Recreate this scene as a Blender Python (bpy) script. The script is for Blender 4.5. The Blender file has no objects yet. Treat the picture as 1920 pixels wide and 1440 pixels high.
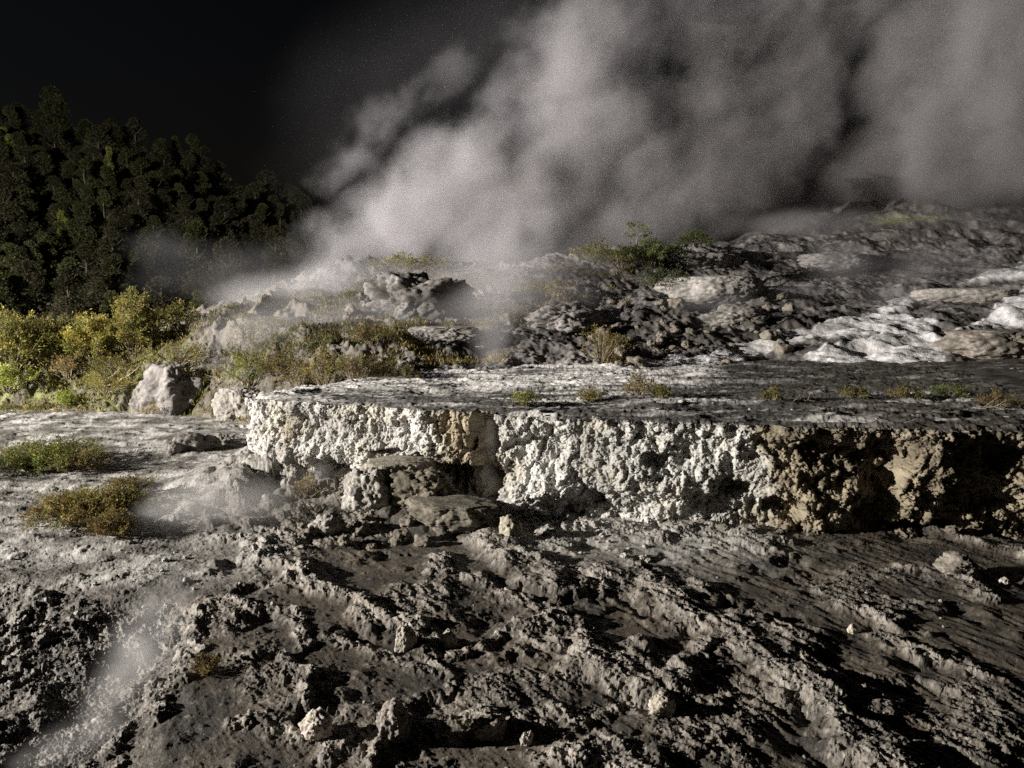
import bpy, math, random
import numpy as np
from mathutils import Vector

# ------------------------------------------------------------------ scene basics
scene = bpy.context.scene
COL = scene.collection
world = bpy.data.worlds.new("World")
scene.world = world
world.use_nodes = True
wn = world.node_tree
bg = wn.nodes["Background"]
sky = wn.nodes.new("ShaderNodeTexSky")
sky.sky_type = 'NISHITA'
sky.sun_disc = False
sky.sun_elevation = math.radians(-3.2)
sky.sun_rotation = math.radians(-95.0)
wn.links.new(sky.outputs[0], bg.inputs[0])
bg.inputs[1].default_value = 0.05

scene.view_settings.view_transform = 'Standard'
scene.view_settings.look = 'None'
scene.view_settings.gamma = 1.0
scene.view_settings.exposure = 0.0
cy = scene.cycles
cy.use_denoising = False
cy.adaptive_threshold = 0.004
cy.max_bounces = 6
cy.diffuse_bounces = 2
cy.glossy_bounces = 1
cy.transmission_bounces = 2
cy.volume_bounces = 3
cy.transparent_max_bounces = 8
cy.sample_clamp_indirect = 4.0

# ------------------------------------------------------------------ camera
CAM_Z = 3.5
PITCH = math.radians(6.34)
F = 1440.0
cam_d = bpy.data.cameras.new("camera")
cam_d.sensor_width = 36.0
cam_d.lens = 27.0
cam_d.clip_start = 0.1
cam_d.clip_end = 2000
cam = bpy.data.objects.new("camera", cam_d)
COL.objects.link(cam)
cam.location = (0, 0, CAM_Z)
cam.rotation_euler = (math.radians(90) - PITCH, 0, 0)
scene.camera = cam
cP, sP = math.cos(PITCH), math.sin(PITCH)


def ray(px, py):
    a, b = (px - 960.0) / F, (720.0 - py) / F
    return a, cP + b * sP, b * cP - sP


def at_z(px, py, z):
    dx, dy, dz = ray(px, py)
    t = (z - CAM_Z) / dz
    return (dx * t, dy * t, z)


def at_d(px, py, d):
    dx, dy, dz = ray(px, py)
    t = d / dy
    return (dx * t, d, CAM_Z + dz * t)


def project(x, y, z):
    zz = z - CAM_Z
    dep = y * cP - zz * sP
    up = y * sP + zz * cP
    dep = np.where(np.abs(dep) < 1e-3, 1e-3, dep)
    return 960 + F * x / dep, 720 - F * up / dep


# ------------------------------------------------------------------ noise in numpy
_r = np.random.RandomState(11)
M = 1023
PERM = _r.permutation(M + 1).astype(np.int32)
_g = _r.normal(size=(M + 1, 3)); _g /= np.linalg.norm(_g, axis=1)[:, None]
GX, GY, GZ = [np.ascontiguousarray(_g[:, k], np.float32) for k in range(3)]
RND = _r.rand(M + 1, 4)


def _hash(ix, iy, iz):
    return PERM[(PERM[(PERM[ix & M] + iy) & M] + iz) & M]


def perlin(x, y, z=0.0):
    x = np.asarray(x, float); y = np.asarray(y, float); z = np.asarray(z, float)
    shape = np.broadcast_shapes(x.shape, y.shape, z.shape)
    x = np.broadcast_to(x, shape); y = np.broadcast_to(y, shape)
    x0 = np.floor(x); y0 = np.floor(y); z0 = np.floor(z)
    fx, fy, fz = [(q - q0).astype(np.float32) for q, q0 in ((x, x0), (y, y0), (z, z0))]
    ix, iy, iz = [q.astype(np.int32) for q in (x0, y0, z0)]
    u = fx * fx * fx * (fx * (fx * 6 - 15) + 10)
    v = fy * fy * fy * (fy * (fy * 6 - 15) + 10)
    w = fz * fz * fz * (fz * (fz * 6 - 15) + 10)
    hx = (PERM[ix & M], PERM[(ix + 1) & M])
    hxy = [[PERM[(hx[a] + iy + b) & M] for b in (0, 1)] for a in (0, 1)]

    def c(a, b, d):
        h = PERM[(hxy[a][b] + iz + d) & M]
        return GX[h] * (fx - a) + GY[h] * (fy - b) + GZ[h] * (fz - d)
    r = []
    for d in (0, 1):
        p = c(0, 0, d); p = p + (c(1, 0, d) - p) * u
        q = c(0, 1, d); q = q + (c(1, 1, d) - q) * u
        r.append(p + (q - p) * v)
    return ((r[0] + (r[1] - r[0]) * w) * 1.6).astype(float)


def fbm(x, y, z=0.0, octs=4, gain=0.5):
    s = 0.0; a = 1.0; f = 1.0
    for i in range(octs):
        s = s + a * perlin(x * f + 17.3 * i, y * f - 9.1 * i, np.asarray(z) * f + 3.7 * i)
        a *= gain; f *= 2.03
    return s


def ridged(x, y, z=0.0, octs=4, gain=0.5):
    s = 0.0; a = 1.0; f = 1.0; prev = 1.0
    for i in range(octs):
        n = 1 - np.abs(perlin(x * f + 31.7 * i, y * f + 5.9 * i, np.asarray(z) * f + 1.3 * i))
        n = n * n * prev
        prev = np.clip(n * 1.4, 0, 1)
        s = s + a * n
        a *= gain; f *= 2.03
    return s


def worley2(x, y, seed=0, jit=0.9):
    ix = np.floor(x).astype(np.int64); iy = np.floor(y).astype(np.int64)
    f1 = np.full(x.shape, 9.0); f2 = np.full(x.shape, 9.0); rid = np.zeros(x.shape)
    for a in (-1, 0, 1):
        for b in (-1, 0, 1):
            h = _hash(ix + a, iy + b, np.int64(seed))
            r = RND[h]
            dx = ix + a + 0.5 + (r[..., 0] - .5) * jit - x
            dy = iy + b + 0.5 + (r[..., 1] - .5) * jit - y
            d = np.sqrt(dx * dx + dy * dy)
            n = d < f1
            f2 = np.where(n, f1, np.minimum(f2, d))
            rid = np.where(n, r[..., 3], rid)
            f1 = np.where(n, d, f1)
    return f1, f2, rid


def worley3(x, y, z, seed=0, jit=0.9):
    ix = np.floor(x).astype(np.int64); iy = np.floor(y).astype(np.int64); iz = np.floor(z).astype(np.int64)
    f1 = np.full(x.shape, 9.0); rid = np.zeros(x.shape)
    for a in (-1, 0, 1):
        for b in (-1, 0, 1):
            for c in (-1, 0, 1):
                h = _hash(ix + a + seed * 71, iy + b, iz + c)
                r = RND[h]
                dx = ix + a + 0.5 + (r[..., 0] - .5) * jit - x
                dy = iy + b + 0.5 + (r[..., 1] - .5) * jit - y
                dz = iz + c + 0.5 + (r[..., 2] - .5) * jit - z
                d = dx * dx + dy * dy + dz * dz
                n = d < f1
                rid = np.where(n, r[..., 3], rid)
                f1 = np.where(n, d, f1)
    return np.sqrt(f1), rid


def knob(f1, r=0.75):
    """rounded bump of a cell distance: 1 at the cell's point, 0 at its rim"""
    t = np.clip(1 - (f1 / r) ** 2, 0, 1)
    return np.sqrt(t + 1e-6)


def bil(x, y, z, f, o):
    """rounded lumps between sharp creases"""
    return np.abs(perlin(x * f + o, y * f - o, np.asarray(z) * f + .5 * o)) - .3


def sm(a, b, x):
    t = np.clip((x - a) / (b - a), 0, 1)
    return t * t * (3 - 2 * t)


def mix3(a, b, t):
    t = t[..., None]
    return np.asarray(a) * (1 - t) + np.asarray(b) * t


def seg_dist(x, y, pts):
    """distance to a polyline, and the arc position 0..1 of the nearest point"""
    best = np.full(x.shape, 1e9); arc = np.zeros(x.shape)
    L = [0]
    for p, q in zip(pts[:-1], pts[1:]):
        L.append(L[-1] + math.hypot(q[0] - p[0], q[1] - p[1]))
    for i, (p, q) in enumerate(zip(pts[:-1], pts[1:])):
        ex, ey = q[0] - p[0], q[1] - p[1]
        ll = ex * ex + ey * ey + 1e-9
        t = np.clip(((x - p[0]) * ex + (y - p[1]) * ey) / ll, 0, 1)
        d = np.hypot(x - p[0] - t * ex, y - p[1] - t * ey)
        n = d < best
        arc = np.where(n, (L[i] + t * (L[i + 1] - L[i])) / L[-1], arc)
        best = np.minimum(best, d)
    return best, arc


def in_poly(px, py, poly):
    """soft inside test: signed distance (positive inside) to a polygon"""
    inside = np.zeros(px.shape, bool)
    d = np.full(px.shape, 1e9)
    n = len(poly)
    for i in range(n):
        x1, y1 = poly[i]; x2, y2 = poly[(i + 1) % n]
        cond = ((y1 > py) != (y2 > py)) & (px < (x2 - x1) * (py - y1) / (y2 - y1 + 1e-12) + x1)
        inside ^= cond
        ex, ey = x2 - x1, y2 - y1
        t = np.clip(((px - x1) * ex + (py - y1) * ey) / (ex * ex + ey * ey + 1e-9), 0, 1)
        d = np.minimum(d, np.hypot(px - x1 - t * ex, py - y1 - t * ey))
    return np.where(inside, d, -d)


# ------------------------------------------------------------------ object helpers
def tag(o, label=None, cat=None, group=None, kind=None):
    if label: o["label"] = label
    if cat: o["category"] = cat
    if group: o["group"] = group
    if kind: o["kind"] = kind
    return o


def mesh_from(name, co, faces, cols=None, smooth=True):
    """co (n,3); faces (m,k) of one size; cols (n,3) vertex albedo"""
    me = bpy.data.meshes.new(name)
    co = np.ascontiguousarray(co, np.float32).reshape(-1, 3)
    faces = np.ascontiguousarray(faces, np.int32)
    k = faces.shape[1]
    me.vertices.add(len(co)); me.vertices.foreach_set("co", co.ravel())
    me.loops.add(faces.size); me.loops.foreach_set("vertex_index", faces.ravel())
    me.polygons.add(len(faces))
    me.polygons.foreach_set("loop_start", np.arange(len(faces), dtype=np.int32) * k)
    me.polygons.foreach_set("use_smooth", np.full(len(faces), smooth))
    if cols is not None:
        at = me.attributes.new("albedo", 'FLOAT_COLOR', 'POINT')
        c4 = np.ones((len(co), 4), np.float32); c4[:, :3] = cols.reshape(-1, 3)
        at.data.foreach_set("color", c4.ravel())
    me.update(calc_edges=True)
    return me


def add_obj(name, me, mat=None, parent=None, loc=(0, 0, 0), rot=(0, 0, 0)):
    o = bpy.data.objects.new(name, me)
    if mat is not None and me is not None and not me.materials:
        me.materials.append(mat)
    COL.objects.link(o)
    o.location = loc; o.rotation_euler = rot
    if parent: o.parent = parent
    return o


def empty(name, loc, rz=0.0):
    o = bpy.data.objects.new(name, None)
    o.empty_display_size = 0.2
    COL.objects.link(o)
    o.location = loc; o.rotation_euler = (0, 0, rz)
    return o


def grid_faces(nr, nc):
    i = np.arange(nr * nc, dtype=np.int32).reshape(nr, nc)
    return np.stack([i[:-1, :-1], i[:-1, 1:], i[1:, 1:], i[1:, :-1]], -1).reshape(-1, 4)


# ------------------------------------------------------------------ materials
def rock_material(name, bump_scale=60.0, bump=0.35, rough=0.75, spec=0.3, vary=0.35, wet=0.0):
    m = bpy.data.materials.new(name); m.use_nodes = True
    nt = m.node_tree; N = nt.nodes; L = nt.links
    b = N["Principled BSDF"]
    at = N.new("ShaderNodeAttribute"); at.attribute_name = "albedo"
    tc = N.new("ShaderNodeTexCoord")
    n1 = N.new("ShaderNodeTexNoise"); n1.inputs["Scale"].default_value = bump_scale * .5
    n1.inputs["Detail"].default_value = 5; n1.inputs["Roughness"].default_value = .65
    L.new(tc.outputs["Object"], n1.inputs["Vector"])
    mr = N.new("ShaderNodeMapRange")
    mr.inputs[1].default_value = .3; mr.inputs[2].default_value = .7
    mr.inputs[3].default_value = 1 - vary; mr.inputs[4].default_value = 1 + vary
    L.new(n1.outputs[0], mr.inputs[0])
    mx = N.new("ShaderNodeVectorMath"); mx.operation = 'SCALE'
    L.new(at.outputs["Color"], mx.inputs[0]); L.new(mr.outputs[0], mx.inputs["Scale"])
    L.new(mx.outputs[0], b.inputs["Base Color"])
    n2 = N.new("ShaderNodeTexNoise"); n2.inputs["Scale"].default_value = bump_scale
    n2.inputs["Detail"].default_value = 6; n2.inputs["Roughness"].default_value = .7
    L.new(tc.outputs["Object"], n2.inputs["Vector"])
    bp = N.new("ShaderNodeBump"); bp.inputs["Strength"].default_value = bump
    bp.inputs["Distance"].default_value = 0.9 / bump_scale
    L.new(n2.outputs[0], bp.inputs["Height"]); L.new(bp.outputs[0], b.inputs["Normal"])
    b.inputs["Roughness"].default_value = rough
    b.inputs["Specular IOR Level"].default_value = spec
    if wet:
        n3 = N.new("ShaderNodeTexNoise"); n3.inputs["Scale"].default_value = 9; n3.inputs["Detail"].default_value = 4
        L.new(tc.outputs["Object"], n3.inputs["Vector"])
        m3 = N.new("ShaderNodeMapRange"); m3.inputs[1].default_value = .45; m3.inputs[2].default_value = .6
        m3.inputs[3].default_value = rough; m3.inputs[4].default_value = rough - wet
        L.new(n3.outputs[0], m3.inputs[0]); L.new(m3.outputs[0], b.inputs["Roughness"])
    return m


MAT_GROUND = rock_material("crusted sinter ground", 60, .9, .8, .3, .4, .35)
MAT_CLIFF = rock_material("knobbly sinter", 40, .8, .85, .2, .22)
MAT_TERRACE = rock_material("terrace sinter", 40, .4, .8, .25, .4, .3)
MAT_SLOPE = rock_material("slope rock", 14, .5, .85, .2, .35)
MAT_STONE = rock_material("loose stone", 30, .8, .8, .25, .3)

# ------------------------------------------------------------------ the floodlights that light the place after dark
LAMP = Vector((-33.0, 4.4, 8.6))


def flood(name, loc, target, watts, col, angle, size, blend=.5):
    l = bpy.data.lights.new(name, 'SPOT')
    l.energy = watts; l.color = col; l.spot_size = math.radians(angle); l.spot_blend = blend
    l.shadow_soft_size = size
    o = bpy.data.objects.new(name, l); COL.objects.link(o)
    o.location = loc
    o.rotation_euler = (Vector(target) - Vector(loc)).to_track_quat('-Z', 'Y').to_euler()
    return o


flood("floodlight", LAMP, (-8, 32, 2), 125000, (1.0, .945, .86), 165, .12, .15)
# a second, cooler flood lights the upper slope and its steam
flood("floodlight", (-38.0, 24.0, 13.0), (16, 41, 10), 80000, (1.0, .955, .97), 80, .15, 1.0)
# ------------------------------------------------------------------ terrace edge (plan), used by ground, cliff and terrace
ZP = 1.6
EDGE_CTRL = [(-2.6, 19.0), (-3.9, 17.2), (-4.75, 15.8), (-5.05, 14.95), (-4.3, 14.3), (-2.5, 13.55), (-0.5, 12.75),
             (1.0, 12.2), (2.8, 11.75), (5.0, 11.35), (7.4, 11.05), (11.0, 10.8), (18.0, 10.5)]
BACK_CTRL = [(-2.2, 19.6), (-2.0, 20.0), (-1.5, 20.6), (-1.0, 21.0), (-.5, 21.3), (0, 21.6), (1, 22.0),
             (2.5, 22.2), (4.5, 22.5), (7.5, 22.8), (11, 23), (16, 23.2), (26, 23.5)]


def catmull(ctrl, n):
    c = np.array(ctrl, float)
    c = np.vstack([2 * c[0] - c[1], c, 2 * c[-1] - c[-2]])
    m = len(ctrl) - 1
    t = np.linspace(0, m - 1e-6, n)
    i = t.astype(int); f = (t - i)[:, None]
    p0, p1, p2, p3 = c[i], c[i + 1], c[i + 2], c[i + 3]
    return .5 * (2 * p1 + (p2 - p0) * f + (2 * p0 - 5 * p1 + 4 * p2 - p3) * f ** 2 + (3 * p1 - p0 - 3 * p2 + p3) * f ** 3)


_fine = catmull(EDGE_CTRL, 4000); _fineb = catmull(BACK_CTRL, 4000)
_len = np.concatenate([[0], np.cumsum(np.hypot(*np.diff(_fine, axis=0).T))])
NS = 1600
_vis0 = _len[np.argmin(np.abs(_fine[:, 1] - 16.2) + (_fine[:, 0] > -4) * 9)]; _vis1 = _len[np.argmin(np.abs(_fine[:, 0] - 8.6))]
_s = np.concatenate([np.linspace(0, _vis0, 120)[:-1], np.linspace(_vis0, _vis1, NS - 219), np.linspace(_vis1, _len[-1], 101)[1:]])
# finer sampling inside the picture
EDGE = np.stack([np.interp(_s, _len, _fine[:, k]) for k in (0, 1)], 1)
BACK = np.stack([np.interp(_s, _len, _fineb[:, k]) for k in (0, 1)], 1)
_tan = np.gradient(EDGE, axis=0); _tan /= np.linalg.norm(_tan, axis=1)[:, None]
NOR = np.stack([_tan[:, 1], -_tan[:, 0]], 1)          # outward: to the right of travel
EDGE_LINE = [tuple(p) for p in EDGE[::45]]

# ------------------------------------------------------------------ ground
RIDGES = [  # pixels on the ground plane, height, half width
    ([(400, 1008), (440, 1012), (490, 1035), (530, 1065), (600, 1100), (650, 1125), (720, 1160), (800, 1195)], .17, .20),
    ([(925, 1005), (960, 1045), (1010, 1075), (1080, 1100)], .32, .36),
    ([(820, 1040), (860, 1075), (930, 1110), (980, 1120)], .13, .22),
    ([(1010, 1175), (1060, 1195), (1130, 1225), (1185, 1255), (1235, 1285)], .26, .40),
    ([(1150, 1075), (1230, 1115), (1310, 1150), (1400, 1185), (1445, 1210)], .24, .62),
    ([(1345, 1190), (1310, 1235), (1300, 1290)], .24, .16),
    ([(1440, 1215), (1490, 1265), (1530, 1300), (1580, 1350), (1680, 1440), (1720, 1500)], .28, .42),
    ([(1540, 1225), (1600, 1290), (1640, 1330)], .14, .25),
    ([(545, 1235), (580, 1275), (600, 1310)], .10, .10),
    ([(705, 1430), (725, 1385), (745, 1345)], .14, .10),
    ([(850, 1210), (920, 1190), (980, 1170)], .12, .13),
    ([(770, 1210), (830, 1240), (840, 1290)], .09, .09),
    ([(1550, 965), (1680, 985), (1800, 1010), (1960, 1050)], .16, .22),
    ([(1570, 1125), (1640, 1140), (1700, 1165)], .15, .22),
    ([(1700, 1060), (1790, 1085), (1850, 1110)], .12, .20),
    ([(1660, 1180), (1740, 1210), (1830, 1250)], .12, .22),
    ([(1230, 1000), (1300, 985), (1390, 1000), (1450, 1030)], .16, .35),
    ([(880, 1360), (960, 1345), (1080, 1350), (1130, 1330)], .10, .14),
    ([(420, 1130), (520, 1150), (600, 1200)], .07, .15),
    ([(360, 1160), (352, 1215), (300, 1275), (235, 1350), (205, 1400)], .12, .13),
    ([(640, 1180), (740, 1230), (800, 1240)], .08, .12),
    ([(1050, 1400), (1150, 1415), (1230, 1440)], .14, .2),
    ([(470, 1330), (560, 1350), (640, 1380)], .08, .14),
]
RID_W = [([at_z(x, y, 0)[:2] for x, y in p], h, w) for p, h, w in RIDGES]
TROUGH = [at_z(x, y, -.2)[:2] for x, y in [(235, 1165), (225, 1240), (190, 1310), (130, 1390), (60, 1480)]]


def ground_height(x, y, detail=True):
    """height, albedo zones of the low ground"""
    wx = x + .28 * fbm(x * .9, y * .9, 4.0, 3); wy = y + .28 * fbm(x * .9, y * .9, 14.0, 3)
    wx += .07 * perlin(x * 4.3, y * 4.3, 2.2); wy += .07 * perlin(x * 4.3, y * 4.3, 8.8)
    wx += .045 * fbm(x * 9.3, y * 9.3, 2.7, 2); wy += .045 * fbm(x * 9.3, y * 9.3, 8.1, 2)
    px, py = project(x, y, np.zeros_like(x))
    right = sm(1150, 1420, px)
    left = sm(500, 330, px + 60 * fbm(x * .5, y * .5, 7, 2)) * sm(8.6, 9.5, y)      # pale flats on the left
    h = .05 * fbm(x * .23, y * .23, 1.0, 3)
    # flow-aligned coordinates: the crusts run toward the camera and to the right
    ca, sa = .84, .54
    al = (x * sa - y * ca); ac = (x * ca + y * sa)
    # broad crust patches
    patch = fbm(wx * .55 + 3, wy * .55, 21.0, 3)
    fl = ridged(ac * .95 + .25 * fbm(x, y, 3.3, 2), al * .38, 5.5, 3, .4)
    crust = sm(-.08, .42, patch + .35 * (fl - 1.0))
    h += -.05 + (1 - .35 * right) * (.026 * crust + .020 * (fl - .9) * (.45 + .55 * crust)) * (1 - .75 * left)
    # drawn ridges
    rmask = np.zeros_like(x); rh = np.zeros_like(x)
    for pts, hh, w in RID_W:
        bx0 = min(p[0] for p in pts) - 1.2; bx1 = max(p[0] for p in pts) + 1.2
        by0 = min(p[1] for p in pts) - 1.2; by1 = max(p[1] for p in pts) + 1.2
        idx = np.nonzero((x > bx0) & (x < bx1) & (y > by0) & (y < by1))
        if len(idx[0]) == 0: continue
        d, arc = seg_dist(wx[idx], wy[idx], pts)
        ww = w * (1.0 + .35 * perlin(x[idx] * 1.7, y[idx] * 1.7, hh * 50))
        ww = ww * (1 + .35 * fbm(x[idx] * 4.5, y[idx] * 4.5, 3.1, 2))
        prof = sm(1.45, .35, d / ww) * (.8 + .3 * np.exp(-(d / ww) ** 2))
        prof *= (.75 + .4 * perlin(x[idx] * 2.4, y[idx] * 2.4, 77.0))
        rh[idx] = np.maximum(rh[idx], hh * prof)
        rmask[idx] = np.maximum(rmask[idx], prof)
    rmask = np.clip(rmask, 0, 1)
    h += rh * .48
    cm = np.clip(np.maximum(crust * .85, rmask), 0, 1) * (1 - .6 * left)
    # potholes between the crusts
    f1, f2, rid = worley2(wx * 1.15 + 5, wy * 1.15, 3)
    pit = sm(.34, .12, f1) * (rid > .45) * (1 - left) * (1 - rmask)
    h -= .06 * pit
    # popcorn knobs on the crusts
    k1, _, r1 = worley2(wx * 5.2, wy * 5.2, 7)
    k2, _, r2 = worley2(wx * 12.5 + 9, wy * 12.5, 9)
    k3, _, _ = worley2(wx * 27 + 2, wy * 27, 12)
    h += cm * (.007 * knob(k1) * (.25 + r1) + .012 * knob(k2) * (.3 + r2) + .009 * knob(k3))
    h += (.35 + .65 * cm) * ((.007 * fbm(wx * 7, wy * 7, 1.7, 3)) + .004 * fbm(wx * 40, wy * 40, 2.7, 2))
    # fine streaks along the flow
    s3 = ridged(ac * 5.5 + .35 * fbm(x * 2, y * 2, 3.9, 2), al * 1.5, 2.5, 3) - .9
    s4 = ridged(ac * 13 + .3 * fbm(x * 5, y * 5, 3.9, 2), al * 4.0, 7.5, 3) - .9
    h += (.25 + .75 * np.clip(cm + .5 * right, 0, 1)) * (1 - .8 * left) * (.026 * s3 + .014 * s4)
    # scattered lumps on the flats
    s1, _, q1 = worley2(x * 3.1 + 40, y * 3.1, 15)
    h += (q1 > .72) * sm(.42, .05, s1 * (1.2 - .5 * q1) + .12 * fbm(x * 9, y * 9, 6, 2)) * .035 * (1 - cm)
    s2, _, q2 = worley2(x * 9 + 11, y * 9, 16)
    h += (q2 > .6) * sm(.40, .05, s2 + .1 * perlin(x * 23, y * 23, 3)) * .009
    # left flats: low terracettes stretched along x
    tl = ridged(x * .55 + .3 * fbm(x, y, 9, 2), y * 1.9, 6.1, 4)
    h += left * (.030 * (tl - .9) + .012 * np.clip(fbm(x * 2.6, y * 5.2, 1.1, 3), -.2, 1) * 1.6)
    # trough with the steam vent, lower left
    d, arc = seg_dist(x + .25 * fbm(x * 1.3, y * 1.3, 5, 3), y + .2 * fbm(x * 1.3, y * 1.3, 15, 3), TROUGH)
    sunk = sm(1.0, .15, d) * sm(9.6, 8.3, y)
    h -= .16 * sunk
    west = sm(.2, 1.2, TROUGH_W(x, y)) * sm(9.7, 8.4, y) * sm(-12, -10, x)
    h -= .14 * west * (1 - sunk)
    h += west * .08 * (knob(k1) * (.2 + r1)) + .05 * west * (fbm(wx * 3, wy * 3, 6, 3))
    # deposit aprons along the cliff foot
    d, arc = seg_dist(x, y, EDGE_LINE)
    foot = sm(1.9, .0, d + .35 * fbm(x * .9, y * .9, 2, 3))
    lump = .5 + .5 * knob(worley2(wx * 1.6, wy * 1.6, 21)[0])
    ap = np.exp(-((x + 5.2) / 1.5) ** 2) * .50 + np.exp(-((x + 1.9) / 1.1) ** 2) * .38 + .02
    h += foot * ap * lump
    ap2 = np.exp(-((x + 5.6) / 1.8) ** 2 - ((y - 12.9) / 1.7) ** 2)
    h += .32 * ap2 * (.7 + .5 * fbm(x * 1.1, y * 1.1, 8, 3))
    # rubble close to the foot
    h += sm(.25, .7, foot) * (.10 * knob(k1) * r1 + .03 * knob(k2)) * sm(-6, -4, x) * sm(1.6, .6, x + .3 * right)
    # hollow right below the grey-brown part, so the foot reads
    # far: let the ground sink beneath the slope
    return h, dict(left=left, crust=crust, rmask=rmask, cm=cm, pit=pit, foot=foot, west=west, sunk=sunk, px=px, py=py,
                   patch=patch, fl=fl, right=right)


def TROUGH_W(x, y):
    """how far a point lies to the west of the trough line"""
    p = sorted(TROUGH, key=lambda q: q[1])
    xx = np.interp(y, [q[1] for q in p], [q[0] for q in p])
    return xx - x


def ground_colour(x, y, z):
    dark = np.array([.040, .036, .031]); tan = np.array([.29, .262, .23]); pale = np.array([.53, .49, .445])
    white = np.array([.72, .70, .66]); brown = np.array([.10, .083, .064])
    n1 = fbm(x * 1.3, y * 1.3, 31, 4); n2 = fbm(x * 6, y * 6, 33, 3); n3 = fbm(x * 19, y * 19, 35, 2); n4 = perlin(x * 47, y * 47, 37)
    c = mix3(dark, brown, np.clip(.5 + n1, 0, 1))
    t = np.clip(z['cm'] * 1.0 - .16 + .4 * n2 + .35 * n3 + .25 * n4, 0, 1) * (1 - .2 * z['right'])
    c = mix3(c, tan, t * .9)
    c = mix3(c, pale, np.clip(z['rmask'] * .8 - .35 + .4 * n2 + .3 * n1, 0, 1) * .6)
    c = mix3(c, [.60, .57, .52], np.clip(1.6 * n3 + 1.2 * n4 - 1.15, 0, .8) * np.clip(.25 + z['cm'], 0, 1))
    # pale flats
    c = mix3(c, mix3([.13, .12, .11], [.46, .445, .425], np.clip(.42 + .9 * n1 + .45 * n2, 0, 1)), z['left'] * .9)
    c = mix3(c, mix3([.06, .055, .05], [.30, .28, .255], np.clip(.35 + n2 + .5 * n3, 0, 1)), np.clip(z['west'] + z['sunk'], 0, 1) * .9)
    # whitened strip along the foot of the cliff and the central hollow
    px, py = z['px'], z['py']
    cw = np.exp(-((px - 1090) / 190) ** 2 - ((py - 985) / 60) ** 2) + .8 * np.exp(-((px - 1330) / 140) ** 2 - ((py - 1020) / 40) ** 2)
    cw += .7 * np.exp(-((px - 470) / 70) ** 2 - ((py - 1030) / 45) ** 2)
    cw += .8 * np.exp(-((px - 520) / 150) ** 2 - ((py - 900) / 70) ** 2)
    c = mix3(c, [.55, .53, .50], np.clip(cw * (.7 + .5 * n2), 0, 1) * .8)
    far = sm(14.5, 17, y) * sm(1, -1, x)
    c = mix3(c, mix3([.12, .11, .095], [.50, .485, .46], np.clip(.42 + 1.2 * n1 + .5 * n2, 0, 1)), far * .85)
    return c


def u_columns(n_mid, half, n_side, out):
    mid = np.linspace(-half, half, n_mid)
    side = half + (out - half) * (np.linspace(0, 1, n_side + 1)[1:]) ** 1.5
    return np.concatenate([-side[::-1], mid, side])


U = u_columns(1240, .74, 90, 3.2)
ang = np.linspace(math.atan2(CAM_Z, 4.7), math.atan2(CAM_Z, 30.0), 720)
D = np.concatenate([np.linspace(1.2, 4.6, 60), CAM_Z / np.tan(ang), np.linspace(31, 75, 40)])
XX = (U[None, :] * D[:, None]); YY = np.repeat(D[:, None], len(U), 1)
HH, zn = ground_height(XX, YY)
under = sm(13.5, 15.5, YY) * sm(-3.6, -2.2, XX)
HH = HH - .4 * under
HH = HH - 1.2 * sm(27, 32, YY)
CC = ground_colour(XX, YY, zn)
# crumbly popcorn crust, pushed out along the surface's own normal so steep faces get it too
P3 = np.stack([XX, YY, HH], -1)
du = np.gradient(P3, axis=1); dv = np.gradient(P3, axis=0)
NN = np.cross(du, dv); NN /= np.linalg.norm(NN, axis=2)[..., None] + 1e-12
NN *= np.sign(NN[..., 2:3])
steep = 1 - NN[..., 2]
def billow(f, o):
    return np.abs(perlin(XX * f + o, YY * f, HH * f))
cmx = np.clip(zn['cm'] * .8 + steep * 1.2, 0, 1) * (1 - .35 * zn['left'])
pop = .010 * (billow(4.5, 1.1) - .3) + .013 * (billow(10.5, 4.1) - .3) + .024 * (billow(23, 7.7) - .3) + .021 * (billow(50, 9.9) - .3)
DISP = pop * (.15 + .30 * zn['left'] + .90 * cmx + .75 * np.clip(zn['west'] + zn['sunk'], 0, 1) + .5 * zn['foot']) * (1 - .5 * sm(10, 24, YY))
HH = HH + NN[..., 2] * DISP; XD = NN[..., 0] * DISP; YD = NN[..., 1] * DISP
# small sideways crumble so the crusts are not a pure height field
crx = .030 * perlin(XX * 9, YY * 9, 3) * zn['cm'] + .016 * perlin(XX * 23, YY * 23, 5) * zn['cm']
cry = .030 * perlin(XX * 9, YY * 9, 13) * zn['cm'] + .016 * perlin(XX * 23, YY * 23, 15) * zn['cm']
near = sm(25, 12, YY)
gm = mesh_from("ground", np.stack([XX + XD + crx * near, YY + YD + cry * near, HH], -1), grid_faces(len(D), len(U))[:, ::-1][:, [3, 0, 1, 2]], CC)
ground = add_obj("ground", gm, MAT_GROUND); tag(ground, kind="structure")
# the same ground, plain, out to the horizon on every side
ring = []
far_n = 96
for r, z in ((1.5, -.9), (60, -1.6), (400, -2.0), (1500, -2.0)):
    for k in range(far_n):
        a = 2 * math.pi * k / far_n
        ring.append((r * math.cos(a), r * math.sin(a), z))
rf = [[j * far_n + k, j * far_n + (k + 1) % far_n, (j + 1) * far_n + (k + 1) % far_n, (j + 1) * far_n + k] for j in range(3) for k in range(far_n)]
fm = mesh_from("terrain", np.array(ring), np.array(rf), np.tile([.08, .075, .06], (len(ring), 1)))
tag(add_obj("terrain", fm, MAT_SLOPE), kind="structure")


_gi = None
def ground_z(x, y):
    X = np.array([[float(x)]]); Y = np.array([[float(y)]])
    return float(ground_height(X, Y)[0][0, 0])
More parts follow.
